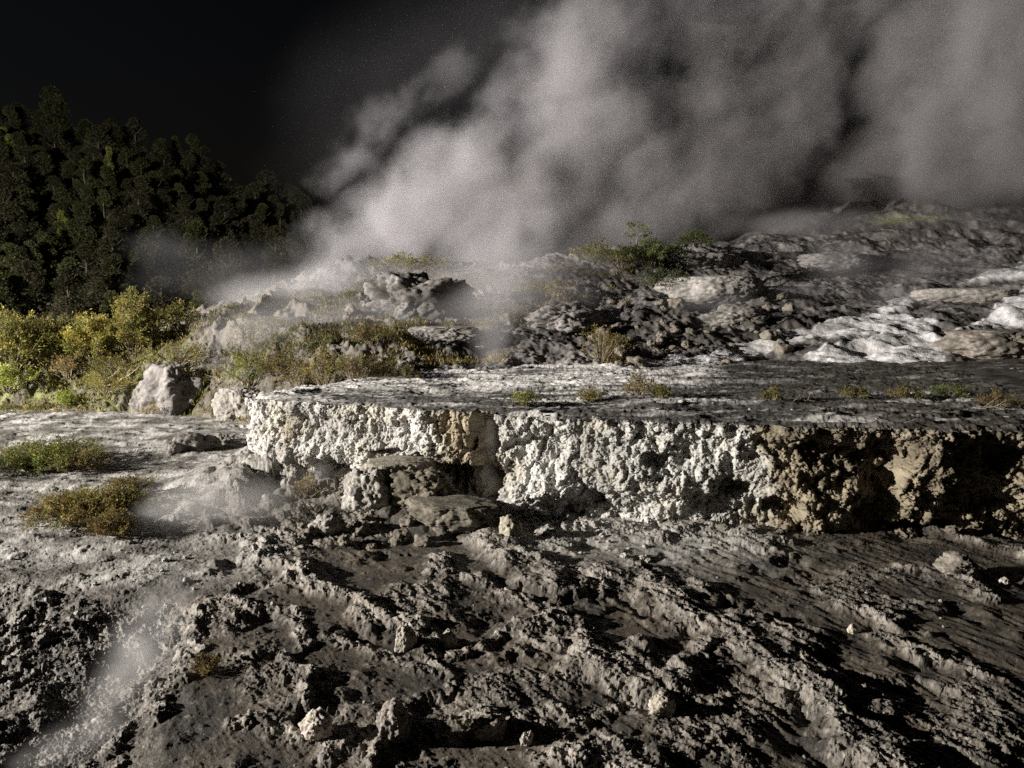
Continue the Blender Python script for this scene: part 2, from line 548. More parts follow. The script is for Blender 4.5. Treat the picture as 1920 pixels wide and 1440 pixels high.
# ------------------------------------------------------------------ the sinter cliff and the flat terrace above it
terrace = empty("sinter_terrace", (-1.0, 13.0, 0))
tag(terrace, "flat-topped sinter terrace with a knobbly white and brown cliff front facing the camera", "rock terrace")
NV = 300
V = np.linspace(-.12, 1.0, NV)
S = _s[:, None] * np.ones(NV)[None, :]
Vv = np.ones(NS)[:, None] * V[None, :]
ex, ey = EDGE[:, :1] * np.ones(NV), EDGE[:, 1:] * np.ones(NV)
nx, ny = NOR[:, :1] * np.ones(NV), NOR[:, 1:] * np.ones(NV)
zz = Vv * ZP
# smooth the normals near the corner so the sheet does not fold
pxs, _ = project(EDGE[:, 0], EDGE[:, 1], np.full(NS, ZP))
PXS = np.where(EDGE[:, 1] > 14.95, 470.0 - (EDGE[:, 1] - 14.95) * 20, pxs)
PX = PXS[:, None] * np.ones(NV)[None, :]


def bump_at(c, w):
    return np.exp(-((PX - c) / w) ** 2)


whiteness = np.clip(sm(835, 790, PX + 40 * fbm(S * .9, zz * 1.3, 3, 3)) + sm(915, 940, PX + 25 * fbm(S * .9, zz * 1.3, 5, 3)) *
                    sm(1470, 1400, PX + 90 * fbm(S * .7, zz * .9, 6, 3)), 0, 1)
rightz = sm(1420, 1560, PX)
wv = S + .12 * fbm(S * 1.4, zz * 1.4, 1.1, 3); wz = zz + .12 * fbm(S * 1.4, zz * 1.4, 6.1, 3)
calm = 1 - .5 * whiteness
off = calm * .16 * fbm(S * .55, zz * .35, 2, 3)                                       # big lobes
off += calm * .14 * fbm(S * 1.3, zz * 1.0, 9, 3)
band = zz + .14 * fbm(S * .8, 0 * zz, 12, 3)
off += .13 * sm(.98, .80, band) * sm(.35, .8, band) * (1 - .6 * rightz) * (.5 + perlin(S * .9, zz * 0, 3))   # a ledge at mid height
off -= .16 * sm(.75, .35, band) * (.6 + .8 * perlin(S * .7, zz * 0, 8))                                       # undercut foot
off += .10 * sm(1.25, 1.6, zz)
# big bulbous masses
fA, rA = worley3(wv * 1.7, wz * 1.55, off * 0 + .5, 1)
off += calm * (.30 * knob(fA, .85) * (.70 + .35 * rA) - .15) * (.75 + .35 * rightz)
# knobs
fB, rB = worley3(wv * 5.0, wz * 4.2, off * 5.0, 2)
off += (.125 + .03 * rightz) * (knob(fB, .8) - .6) * (.65 + .6 * rB)
fC, rC = worley3(wv * 12.0, wz * 9.5, off * 12, 3)
off += (.042 + .02 * rightz) * (knob(fC, .8) - .6) * (.4 + rC)
off += .05 * fbm(S * 3, zz * 3, 4.4, 3)
# dark hollows: vertical clefts and holes
HN1 = 22 * fbm(S * 2.2, zz * 2.2, 4.4, 3); HN2 = .09 * fbm(S * 2.2, zz * 2.2, 14.4, 3)
def hole(cpx, cz, wpx, wz_, depth):
    global off
    q = ((PX - cpx + HN1) / wpx) ** 2 + ((zz - cz + HN2) / wz_) ** 2
    off = off - depth * sm(1.5, .5, q)
hole(915, .9, 26, 1.2, .50)
hole(860, .42, 70, .26, .55)
hole(770, .80, 70, .05, .22)
hole(618, .42, 32, .22, .60)
hole(1110, .30, 14, .14, .16)
hole(1260, .98, 36, .14, .22)
hole(1375, .62, 36, .13, .30)
hole(1560, 1.18, 70, .18, .20)
hole(1640, 1.05, 40, .45, .30)
hole(1550, .72, 60, .15, .22)
hole(1640, .50, 36, .5, .24)
hole(1880, 1.20, 26, .22, .35)
hole(1840, .62, 60, .28, .30)
hole(1730, .12, 70, .10, .4)
hole(1470, .32, 40, .16, .35)
hole(1010, 1.05, 50, .22, .14)
hole(700, .35, 60, .12, .18)
def swell(cpx, cz, wpx, wz_, amt):
    global off
    off = off + amt * np.exp(-((PX - cpx) / wpx) ** 2 - ((zz - cz) / wz_) ** 2)
swell(1180, .72, 60, .28, .28)
swell(1270, .45, 70, .3, .25)
swell(1040, .42, 60, .20, .40)
swell(975, .28, 60, .22, .35)
swell(770, .25, 80, .25, .45)
swell(690, .1, 70, .25, .45)
swell(1590, .55, 40, .30, .28)
swell(1760, 1.0, 70, .4, .10)
swell(1500, .4, 45, .22, .25)
swell(520, .3, 60, .4, .35)
# corner: damp so that the sheet never folds
damp = np.exp(-((S - _s[np.argmin(np.abs(EDGE[:, 1] - 14.9))]) / .5) ** 2)
off *= (1 - .35 * damp)
# lip: thin overhanging crust at the top
lip = sm(.93, .99, Vv + .03 * perlin(S * 3, zz * 0, 4))
off = off * (1 - lip) + lip * (-.02 + .09 * fbm(S * 3.3, 0 * zz, 7, 5) + .8 * np.clip(off, -.25, .3))
zlip = .035 * fbm(S * 1.2, 0 * zz, 3, 5)
vz = .05 * fbm(S * 5, zz * 5, 44, 3) * sm(1, .9, Vv) * sm(-.1, 0, Vv)
CX = ex + nx * off; CYy = ey + ny * off; CZ = zz + vz + zlip * Vv
for _pass in (0, 1):      # lumps grown along the surface's own normal, so the walls of the hollows get them too
    P3 = np.stack([CX, CYy, CZ], -1)
    q1 = np.gradient(P3, axis=0); q2 = np.gradient(P3, axis=1)
    NN = np.cross(q1, q2); NN /= np.linalg.norm(NN, axis=2)[..., None] + 1e-9
    NN *= np.sign((NN[..., 0] * nx + NN[..., 1] * ny).mean())
    amt = (.6 + .4 * rightz) * np.clip(1 + 1.1 * fbm(S * .9, zz * 1.4, 88, 2), .25, 1.9)
    if _pass == 0:
        dd = amt * (.075 * bil(CX, CYy, CZ, 5.5, 1.7) + .060 * bil(CX, CYy, CZ, 11.0, 2.7))
    else:
        dd = (.8 + .3 * rightz) * (.036 * bil(CX, CYy, CZ, 25.0, 3.7) + .016 * bil(CX, CYy, CZ, 52.0, 4.7))
    CX = CX + NN[..., 0] * dd; CYy = CYy + NN[..., 1] * dd; CZ = CZ + NN[..., 2] * dd
cn1 = fbm(S * .8, zz * 1.1, 51, 4); cn2 = fbm(S * 5, zz * 4, 53, 3)
cw = mix3([.34, .33, .31], [.60, .59, .565], np.clip(.62 + .8 * cn1 + .35 * cn2, 0, 1))
cw = mix3(cw, [.25, .245, .235], np.clip(1.5 * fbm(S * .75, zz * 1.3, 91, 4) - .15, 0, .75))
cw = mix3(cw, [.52, .485, .40], np.clip(.8 * fbm(S * 1.1, zz * 1.6, 57, 3), 0, .6))
cb = mix3([.13, .108, .078], [.36, .31, .225], np.clip(.5 + .8 * cn1 + .5 * cn2, 0, 1))
cc = mix3(cb, cw, np.clip(whiteness + .25 * cn2 * whiteness, 0, 1))
cc = mix3(cc, [.20, .165, .115], np.exp(-((PX - 545) / 16) ** 2 - ((zz - 1.1) / .35) ** 2) * .8)
cc = mix3(cc, [.27, .235, .175], sm(.42, .22, zz + .2 * cn1) * sm(600, 640, PX) * sm(960, 900, PX) * .7)
cc = mix3(cc, [.16, .15, .13], sm(.97, .99, Vv + .03 * cn2) * .6 * sm(600, 900, PX))
cliff_me = mesh_from("cliff_face", np.stack([CX, CYy, CZ], -1) - np.array([-1.0, 13.0, 0]), grid_faces(NS, NV), cc)
add_obj("cliff_face", cliff_me, MAT_CLIFF, terrace)

# terrace top
NT = 300
T = np.linspace(0, 1, NT) ** 1.35
TT = np.ones(NS)[:, None] * T[None, :]
lx, ly = CX[:, -1:] - EDGE[:, :1], CYy[:, -1:] - EDGE[:, 1:]
fall = np.exp(-TT / .02)
tx = EDGE[:, :1] * (1 - TT) + BACK[:, :1] * TT + lx * fall
ty = EDGE[:, 1:] * (1 - TT) + BACK[:, 1:] * TT + ly * fall
tz0 = CZ[:, -1:]
e = sm(0, .015, TT)
ppx, ppy = project(tx, ty, np.full_like(tx, ZP))
tr = fbm(tx * .35, ty * 1.7, 3, 4)
st = ridged(tx * .42 + .4 * fbm(tx * .7, ty * .7, 3, 2), ty * 1.9, 2.2, 5)
f1, f2, rid = worley2(tx * 3.4, ty * 6.5, 33)
g1, _, rg = worley2(tx * 9, ty * 14, 34)
tz = ZP + e * (.035 * tr + .060 * (st - .95) + .010 * knob(f1) * (rid > .5) + .010 * knob(g1) * (rg > .6)
               + .012 * fbm(tx * 6, ty * 9, 2, 3)) + .05 * TT
tz = tz + .05 * sm(1500, 1800, ppx) * (fbm(tx * 1.2, ty * 2.5, 6, 3) + .3) * e
tz = tz * e + tz0 * (1 - e) - (.05 + .05 * fbm(tx * 2.5, ty * 0, 5, 4)) * np.exp(-TT / .012) + .010 * bil(tx, ty * 1.8, tz, 3, 2.2) * e + .008 * bil(tx, ty, tz, 12, 3.2) * e
tcn = fbm(tx * .45, ty * 1.3, 61, 4); tcn2 = fbm(tx * .9, ty * 5.5, 63, 4)
wt = np.clip(.02 + .75 * tcn + 1.0 * tcn2 + .6 * sm(775, 715, ppy) * sm(1500, 1100, ppx), 0, 1)
run = in_poly(ppx + 30 * fbm(tx * .8, ty * 2.5, 5, 3), ppy + 6 * fbm(tx * .8, ty * 2.5, 15, 3), [(870, 722), (1000, 704), (1130, 690), (1300, 680), (1385, 700), (1290, 716), (1120, 728), (980, 738)])
wt = np.clip(wt + .8 * sm(-6, 8, run) * np.clip(.8 + 1.1 * tcn2, 0, 1), 0, 1)
wt = wt * (1 - .6 * sm(1290, 1400, ppx) * sm(742, 728, ppy))  # fewer pale streaks inside the painted shadow band at the back right
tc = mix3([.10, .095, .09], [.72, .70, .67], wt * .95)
tc = mix3(tc, [.045, .042, .038], sm(1290, 1400, ppx) * sm(740, 728, ppy) * np.clip(.5 - .8 * tcn2, 0, .8))  # shadow of the bank step, painted into the colour along the back right
tc = mix3(tc, [.10, .085, .06], sm(1350, 1650, ppx) * .55 * np.clip(.6 - .5 * tcn2, 0, 1))
tc = mix3(tc, [.78, .76, .73], sm(640, 500, ppx) * sm(750, 735, ppy) * .6)
rim = np.exp(-TT / .018) * np.clip(.55 + .9 * fbm(tx * 2.0, ty * 2.0, 9, 4), 0, 1) * whiteness[:, -1:] * sm(1000, 700, ppx) + .9 * np.exp(-TT / .003) * whiteness[:, -1:]
rim = np.clip(rim, 0, 1)
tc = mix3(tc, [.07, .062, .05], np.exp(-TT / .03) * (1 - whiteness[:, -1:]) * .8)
tc = tc * (1 - rim[..., None]) + cc[:, -20:-19] * rim[..., None]
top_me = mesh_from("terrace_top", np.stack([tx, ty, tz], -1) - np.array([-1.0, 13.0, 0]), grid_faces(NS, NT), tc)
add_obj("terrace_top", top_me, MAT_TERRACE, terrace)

# ------------------------------------------------------------------ the slope behind
CTRL = []
def cp(px, py, d): CTRL.append(at_d(px, py, d))
for a in [(60, 705, 26), (180, 690, 27), (300, 645, 27.5), (420, 640, 25.5), (520, 655, 23.5), (620, 655, 22.5), (700, 668, 21.5), (800, 692, 20.8), (900, 690, 21),
          (1000, 690, 21), (1150, 690, 21.4), (1300, 700, 21.6), (1450, 700, 21.8), (1650, 700, 22), (1920, 690, 22), (2250, 690, 22),
          (620, 590, 27), (800, 600, 26), (1000, 590, 26), (1200, 600, 25.5), (1400, 615, 25), (1600, 635, 24.5), (1920, 630, 24.5), (2250, 620, 25),
          (400, 600, 30), (300, 620, 31), (180, 640, 32), (60, 660, 33), (-200, 690, 33),
          (640, 500, 33), (720, 495, 33.5), (800, 497, 33.5), (900, 505, 33), (1000, 500, 33.5), (1100, 478, 35),
          (1250, 463, 37), (1250, 560, 29), (1400, 535, 32), (1400, 445, 43), (1500, 560, 30), (1700, 562, 30), (1920, 545, 30), (2250, 530, 31),
          (1500, 412, 50), (1600, 405, 52), (1700, 398, 54), (1920, 382, 57), (2250, 370, 58), (1700, 480, 38), (1920, 470, 38), (1550, 480, 38), (2250, 460, 39),
          (1700, 520, 34), (560, 535, 32), (500, 560, 32)]:
    cp(*a)
# it drops away behind its crest
for px, py, d in [(640, 500, 33), (800, 497, 33.5), (1000, 500, 33.5), (1250, 463, 37), (1400, 445, 43), (1600, 405, 52), (1920, 382, 57), (2250, 370, 58), (480, 580, 32.5), (300, 620, 31), (60, 660, 33)]:
    x, y, z = at_d(px, py, d)
    CTRL.append((x * (d + 9) / d, d + 9, z - 1.6))
# and runs under the terrace and the low ground in front
for px, d, z in [(-300, 23.5, -.7), (60, 23.8, -.5), (200, 23.8, -.4), (330, 23.5, -.3), (410, 22, -.4), (450, 20, -.5), (520, 21, .6), (620, 18.5, 1.0), (800, 18.6, 1.1), (1000, 18.6, 1.1), (1300, 19, 1.15), (1600, 19, 1.2), (1920, 19, 1.2), (2250, 19, 1.2)]:
    CTRL.append(((px - 960) / F * d, d, z))
CT = np.array(CTRL)


def tps_fit(P, z, lam=.02):
    d2 = ((P[:, None] - P[None]) ** 2).sum(-1)
    K = np.where(d2 > 0, d2 * np.log(d2 + 1e-12), 0) + lam * np.eye(len(P))
    Q = np.hstack([np.ones((len(P), 1)), P])
    A = np.block([[K, Q], [Q.T, np.zeros((3, 3))]])
    return np.linalg.solve(A, np.concatenate([z, np.zeros(3)]))


TPS = tps_fit(CT[:, :2], CT[:, 2])


def slope_base(x, y):
    s = TPS[-3] + TPS[-2] * x + TPS[-1] * y
    for i, (a, b, _) in enumerate(CTRL):
        d2 = (x - a) ** 2 + (y - b) ** 2 + 1e-9
        s = s + TPS[i] * d2 * np.log(d2)
    return s


FLOWS = [  # pale silica runs on the slope, outlined on its surface
    [(1080, 712), (1140, 676), (1250, 662), (1330, 664), (1400, 638), (1500, 614), (1560, 620), (1470, 648), (1410, 668), (1350, 694), (1290, 700), (1180, 712)],
    [(1500, 665), (1560, 640), (1620, 628), (1700, 622), (1780, 625), (1795, 650), (1770, 675), (1690, 690), (1640, 688), (1560, 682)],
    [(1500, 626), (1550, 598), (1640, 586), (1710, 590), (1760, 600), (1745, 626), (1640, 628)],
    [(1640, 575), (1680, 560), (1730, 555), (1715, 575), (1665, 588)],
    [(1790, 615), (1850, 600), (1880, 560), (1930, 530), (2050, 520), (2050, 600), (1930, 612)],
    [(1800, 528), (1850, 508), (1930, 490), (2050, 480), (2050, 505), (1930, 520), (1860, 525)],
    [(870, 716), (910, 700), (950, 702), (1060, 700), (1100, 690), (1090, 716), (1000, 720)],
]


def slope_height(x, y):
    b = slope_base(x, y)
    px, py = project(x, y, b)
    right = sm(1250, 1450, px)
    n = fbm(x * .35, y * .35, 5, 3)
    h = b + .22 * n
    # soft steps: sinter terraces on the right
    st = .85
    warp = .9 * fbm(x * .11, y * .22, 8, 3)
    q = h / st + warp
    stepped = (np.floor(q) + sm(.15, .80, q - np.floor(q) + .05 * fbm(x * .8, y * .8, 2, 3)) - warp) * st
    h = h * (1 - .55 * right) + stepped * .55 * right
    px, py = project(x, y, h + .1)
    flow = np.zeros_like(x) - 50
    for pl in FLOWS:
        flow = np.maximum(flow, in_poly(px + 14 * fbm(x * 1.4, y * 1.4, 3, 3), py + 6 * fbm(x * 1.4, y * 1.4, 13, 3), pl))
    fm = sm(-3, 5, flow)
    cr = ridged(x * .55, y * .55, 3, 5) - .95
    left = sm(720, 560, px)
    rub = np.clip(sm(1450, 1250, px) + .35, 0, 1)
    w1, _, r1 = worley2(x * .9 + .3 * n, y * .9, 41)
    w2, _, r2 = worley2(x * 2.3, y * 2.3, 42)
    w3, _, r3 = worley2(x * 5.5, y * 5.5, 43)
    det = .13 * cr * rub + .10 * knob(w1) * (r1 - .2) * rub + .08 * knob(w2) * (r2 - .1) * rub + .06 * knob(w3) * (r3) * (.4 + .6 * rub)
    det += .07 * fbm(x * 1.5, y * 1.5, 4, 4) + .03 * fbm(x * 6, y * 6, 4, 3)
    det *= (1 + .7 * sm(950, 700, px))
    det += .16 * (ridged(x * 1.1, y * 1.1, 13, 4) - .95) * sm(1000, 700, px)
    lay = ridged(x * .35, y * 1.3, 7, 5) - .95
    fdet = .10 + .09 * lay + .05 * fbm(x * 2, y * 5, 3, 3)
    h = h + det * (1 - fm) + fdet * fm
    return h, dict(px=px, py=py, fm=fm, right=right, left=left, r1=r1, r2=r2, n=n)


US = np.linspace(-1.15, 1.05, 1250)
DS = np.concatenate([np.exp(np.linspace(math.log(17.5), math.log(44), 430)), np.linspace(44.4, 68, 80)])
SX = US[None, :] * DS[:, None]; SY = np.repeat(DS[:, None], len(US), 1)
SH, sz = slope_height(SX, SY)
SH = np.where(SH < -1.5, -1.5, SH)
P3 = np.stack([SX, SY, SH], -1)
NN = np.cross(np.gradient(P3, axis=1), np.gradient(P3, axis=0)); NN /= np.linalg.norm(NN, axis=2)[..., None] + 1e-9
NN *= np.sign(NN[..., 2:3])
dd = (.075 * bil(SX, SY, SH, 1.6, 1.3) + .08 * bil(SX, SY, SH, 3.7, 2.3) + .05 * bil(SX, SY, SH, 8.0, 3.3)) * (1 - .55 * sz['fm']) * (1 - .5 * sz['right'])
SXd = SX + NN[..., 0] * dd; SYd = SY + NN[..., 1] * dd; SH = SH + NN[..., 2] * dd
edge_d = sm(16.8, 20.2, SY)
a1 = fbm(SX * .5, SY * .5, 71, 4); a2 = fbm(SX * 2.2, SY * 2.2, 73, 3)
grey = mix3([.075, .068, .064], [.29, .27, .255], np.clip(.45 + .7 * a1 + .5 * a2, 0, 1))
darkmat = mix3(grey, [.085, .078, .07], sm(560, 600, sz['py']) * sm(1150, 1300, sz['px']) * .75 * np.clip(.7 + a1, 0, 1))
c = mix3(darkmat, [.095, .08, .055], np.clip(sm(850, 600, sz['px']) * (.6 + .9 * a1 + .5 * a2), 0, .8))
c = mix3(c, [.16, .17, .06], sm(420, 250, sz['px']) * np.clip(.4 + a2, 0, .8))
c = mix3(c, [.50, .45, .40], sm(.15, .5, a2) * sz['right'] * .25)
c = mix3(c, mix3([.45, .43, .42], [.86, .84, .83], np.clip(.85 + .6 * a2 + .3 * a1, 0, 1)), sz['fm'])
yel = np.exp(-((sz['px'] - 1665) / 30) ** 2 - ((sz['py'] - 410) / 7) ** 2) + np.exp(-((sz['px'] - 1730) / 45) ** 2 - ((sz['py'] - 407) / 5) ** 2) + np.exp(-((sz['px'] - 1470) / 20) ** 2 - ((sz['py'] - 413) / 4) ** 2)
c = mix3(c, [.55, .58, .30], np.clip(yel, 0, 1) * .8)
sm_me = mesh_from("hillside", np.stack([SXd, SYd, SH], -1), grid_faces(len(DS), len(US))[:, ::-1], c)
slope = add_obj("hillside", sm_me, MAT_SLOPE); tag(slope, kind="structure")


def slope_z(x, y):
    return float(slope_height(np.array([[float(x)]]), np.array([[float(y)]]))[0][0, 0])


# ------------------------------------------------------------------ the wooded hill far left
def hill_z(x, y):
    cz = np.interp(x, [-120, -58, -40, -22, -10, 10, 40], [34, 21.5, 18.2, 11.5, 7.5, 5, 3])
    t = np.clip((y - 38) / 49.0, 0, 1)
    t = .8 * t + .2 * t * t
    back = np.clip((y - 87) / 60, 0, 1)
    return -1.0 + (cz + 1) * t - 10 * back + 1.2 * fbm(x * .06, y * .06, 3, 3) * np.clip(t * 4, 0, 1)


hx = np.linspace(-130, 45, 260); hy = np.linspace(36, 150, 150)
HX, HY = np.meshgrid(hx, hy)
HZ = hill_z(HX, HY) + .35 * fbm(HX * .5, HY * .5, 6, 3)
hm = mesh_from("hill", np.stack([HX, HY, HZ], -1), grid_faces(150, 260), mix3([.03, .032, .018], [.06, .055, .035], np.clip(.5 + fbm(HX * .2, HY * .2, 9, 3), 0, 1)))
hill = add_obj("hill", hm, MAT_SLOPE); tag(hill, kind="structure")
# ------------------------------------------------------------------ where a pixel's ray meets the ground, the terrace or the slope
def land(px, py, on):
    dx, dy, dz = ray(px, py)
    d = np.linspace(4, 62, 1200)[None, :]
    x = dx / dy * d; z = CAM_Z + dz / dy * d
    if on == 'terrace':
        t = (ZP + .03 - CAM_Z) / dz
        return Vector((dx * t, dy * t, ZP + .03))
    s = ground_height(x, d)[0] if on == 'ground' else slope_height(x, d)[0]
    if on == 'slope':
        s = np.where(d < 18, -9, s)
    b = np.nonzero((z - s)[0] < 0)[0]
    k = b[0] if len(b) else 600
    return Vector((float(x[0, k]), float(d[0, k]), float(s[0, k])))


# ------------------------------------------------------------------ boulders and stones
def ico(sub):
    import bmesh
    bm = bmesh.new(); bmesh.ops.create_icosphere(bm, subdivisions=sub, radius=1)
    co = np.array([v.co[:] for v in bm.verts]); f = np.array([[v.index for v in q.verts] for q in bm.faces]); bm.free()
    return co, f


ICO = {k: ico(k) for k in (3, 4, 5, 6)}


def boulder_mesh(name, size, seed, sub=6, rough=.25, knobby=.12, facet=.3, lo=(.2, .18, .16), hi=(.42, .39, .36), flat_top=0.0, lean=0.0):
    co, f = ICO[sub]
    o = seed * 13.7
    x, y, z = co.T
    r = 1 + rough * fbm(x * .9 + o, y * .9, z * .9, 4)
    w, rr = worley3(x * 1.3 + o, y * 1.3, z * 1.3, seed % 50)
    r = r + facet * (w - .5)
    w2, r2 = worley3(x * 4 + o, y * 4, z * 4, seed % 50 + 3)
    r = r + .5 * knobby * (knob(w2) - .5) * (.4 + r2)
    r = r + (knobby * .6 + .06) * (1.0 * bil(x + o, y, z, 1.7, .3) + .6 * bil(x + o, y, z, 3.7, 1.3) + .36 * bil(x + o, y, z, 8.0, 2.3) + .2 * bil(x + o, y, z, 17.0, 3.3))
    r = r + .05 * fbm(x * 8 + o, y * 8, z * 8, 4)
    p = co * r[:, None]
    if flat_top:
        p[:, 2] = np.where(p[:, 2] > flat_top, flat_top + (p[:, 2] - flat_top) * .2, p[:, 2])
    p[:, 0] += lean * p[:, 2]
    p = p * np.array(size)
    n = fbm(x * 2 + o, y * 2, z * 2, 4) + .5 * fbm(x * 9 + o, y * 9, z * 9, 3)
    c = mix3(lo, hi, np.clip(.5 + .7 * n, 0, 1))
    return mesh_from(name, p, f, c)


def boulder(name, px, py, on, wpx, hpx, seed, label, group=None, depth=.8, sink=.25, cat="rock", mat=None, **kw):
    p = land(px, py, on)
    dist = p.y
    wx, hz = wpx * dist / F / 2, hpx * dist / F
    sz = (wx, wx * depth, hz / (1 + (1 - sink)) * 1.25)
    me = boulder_mesh(name, sz, seed, **kw)
    o = add_obj(name, me, mat or MAT_STONE, None, (p.x, p.y + sz[1] * .4, p.z + sz[2] * (1 - sink) - sz[2] * .35), (0, 0, (seed * 1.7) % 1.2 - .6))
    return tag(o, label, cat, group)


PALE = dict(lo=(.33, .31, .28), hi=(.60, .57, .53))
boulder("boulder", 316, 775, 'slope', 118, 80, 3, "tall pale grey boulder with a pointed top beside the mossy bank", depth=.8, rough=.2, facet=.5, knobby=.1, sink=.3, lean=.28, lo=(.11, .10, .095), hi=(.24, .225, .21))
boulder("boulder", 276, 774, 'slope', 64, 52, 4, "low rounded grey boulder leaning against the tall pointed boulder", depth=.8, rough=.2, facet=.35, knobby=.1, lo=(.11, .10, .095), hi=(.24, .225, .21))
boulder("boulder", 442, 776, 'slope', 90, 66, 5, "squat knobbly pale boulder just behind the terrace's white end", depth=.7, rough=.16, facet=.35, knobby=.22, flat_top=.55, lo=(.17, .155, .14), hi=(.33, .31, .285))
boulder("rock_outcrop", 1338, 558, 'slope', 196, 58, 6, "smooth rounded grey outcrop below the leafy bush on the slope", depth=.6, rough=.12, facet=.2, knobby=.06, flat_top=.5, cat="outcrop", lo=(.26, .245, .225), hi=(.48, .45, .42))
boulder("rock_outcrop", 1320, 499, 'slope', 170, 40, 7, "flat-topped grey ledge carrying the small round tree", depth=.5, rough=.18, facet=.3, knobby=.12, flat_top=.35, cat="outcrop", lo=(.24, .225, .205), hi=(.46, .43, .40))
boulder("rock_outcrop", 1815, 564, 'slope', 180, 36, 8, "long low slab of pale grey rock between two white silica runs", depth=.4, rough=.1, facet=.2, knobby=.06, flat_top=.3, cat="outcrop", lo=(.3, .28, .25), hi=(.5, .47, .43))
boulder("rock_outcrop", 780, 592, 'slope', 170, 74, 9, "craggy broken outcrop half veiled by steam on the middle slope", depth=.6, rough=.3, facet=.6, knobby=.22, cat="outcrop", lo=(.085, .078, .07), hi=(.21, .20, .19))
boulder("rock_outcrop", 830, 640, 'slope', 150, 34, 10, "low flat ledge of rock below the craggy steaming outcrop", depth=.5, rough=.25, facet=.4, knobby=.2, flat_top=.4, cat="outcrop", lo=(.12, .11, .10), hi=(.27, .255, .24))
boulder("rock_outcrop", 1390, 610, 'slope', 120, 34, 11, "dark hunched rock beside the upper end of a narrow white run", depth=.6, rough=.3, facet=.4, knobby=.22, cat="outcrop", lo=(.13, .12, .11), hi=(.32, .3, .27))
boulder("rock_outcrop", 1600, 505, 'slope', 230, 40, 12, "broad smooth grey dome of rock high on the slope under the steam", depth=.6, rough=.12, facet=.2, knobby=.08, flat_top=.5, cat="outcrop", lo=(.12, .11, .10), hi=(.25, .235, .22))
boulder("rock_outcrop", 1880, 665, 'slope', 190, 62, 13, "blocky brown outcrop at the end of the broad white run", depth=.6, rough=.25, facet=.5, knobby=.2, flat_top=.5, cat="outcrop", lo=(.13, .115, .095), hi=(.33, .295, .25))
boulder("rock_outcrop", 1060, 612, 'slope', 150, 40, 14, "rubbly grey hump on the slope above the narrow white run", depth=.6, rough=.3, facet=.5, knobby=.25, cat="outcrop", lo=(.17, .16, .15), hi=(.42, .39, .37))

# at the cliff foot
boulder("boulder", 742, 925, 'ground', 150, 78, 21, "smooth rounded boulder pale above and yellow-brown in front at the cliff foot", depth=.8, rough=.12, facet=.15, knobby=.05, flat_top=.6, lo=(.17, .15, .115), hi=(.36, .33, .28))
boulder("boulder", 850, 985, 'ground', 170, 66, 22, "dark flat slab of fallen rock lying in front of the brown cliff hollow", depth=.7, rough=.2, facet=.35, knobby=.12, flat_top=.35, lo=(.09, .08, .065), hi=(.20, .18, .145))
boulder("boulder", 690, 955, 'ground', 100, 70, 23, "pale crusted lump of rock below the overhanging cliff corner", depth=.7, rough=.25, facet=.4, knobby=.25, lo=(.24, .225, .2), hi=(.52, .495, .46))
boulder("boulder", 1010, 960, 'ground', 170, 64, 24, "white knobbly mound of rock at the foot of the pale cliff", depth=.6, rough=.2, facet=.3, knobby=.25, flat_top=.5, lo=(.32, .31, .29), hi=(.60, .585, .56))
boulder("boulder", 790, 955, 'ground', 120, 60, 25, "brown knobbly rock wedged between the smooth boulder and the fallen slab", depth=.7, rough=.25, facet=.35, knobby=.3, lo=(.11, .098, .075), hi=(.25, .22, .17))
boulder("boulder", 1640, 978, 'ground', 44, 24, 26, "small domed tan rock under the brown cliff beside its dark cleft", depth=.9, rough=.2, knobby=.2, sub=5, lo=(.3, .26, .19), hi=(.48, .43, .33))
boulder("boulder", 955, 1005, 'ground', 40, 34, 27, "upright tan stone beside the white mound at the cliff foot", depth=.7, rough=.3, facet=.5, sub=5, lo=(.3, .27, .2), hi=(.52, .48, .4))
boulder("boulder", 610, 1000, 'ground', 60, 34, 28, "grey lump of crust below the hanging corner, half in the rubble", depth=.7, rough=.3, knobby=.25, sub=5, lo=(.2, .185, .165), hi=(.42, .395, .365))
# dark stones on the pale flats
for i, (px, py, w, h) in enumerate([(352, 846, 60, 34), (322, 850, 34, 22), (390, 840, 44, 22), (415, 832, 36, 18)]):
    boulder("stone", px, py, 'ground', w, h, 31 + i, ["biggest of the four dark stones on the white flats", "squat dark stone at the outer end of the four on the white flats",
            "third of the four dark stones, between the biggest and the flat one", "flat dark stone nearest the cliff of the four on the white flats"][i], "dark stones on the white flats", sub=5, rough=.25, facet=.5, knobby=.1, cat="stone",
            lo=(.10, .09, .08), hi=(.24, .22, .2))
boulder("stone", 592, 1388, 'ground', 66, 44, 41, "pale pink pitted stone casting a long shadow on the dark crust", sub=5, rough=.2, knobby=.28, facet=.3, cat="stone", sink=.15, lo=(.4, .35, .3), hi=(.64, .58, .52))
boulder("stone", 1242, 1345, 'ground', 54, 40, 42, "knobbly tan stone beside the tall crust column's foot", sub=5, rough=.25, knobby=.3, facet=.3, cat="stone", sink=.15, lo=(.34, .3, .24), hi=(.56, .5, .43))
boulder("stone", 760, 1222, 'ground', 40, 46, 43, "narrow upright stone standing in the dark hollow of the crust", sub=5, rough=.3, knobby=.2, facet=.5, cat="stone", sink=.1, lo=(.3, .27, .23), hi=(.52, .48, .42))
boulder("stone", 842, 1215, 'ground', 30, 30, 44, "small tan stone standing alone on the dark hollow's floor", sub=5, rough=.3, knobby=.2, cat="stone", sink=.1, lo=(.3, .27, .23), hi=(.52, .48, .42))
boulder("stone", 1600, 1192, 'ground', 20, 16, 45, "tiny bright tan stone in the middle of the dark streaked slab", sub=4, cat="stone", sink=.1, lo=(.5, .44, .34), hi=(.7, .63, .52))
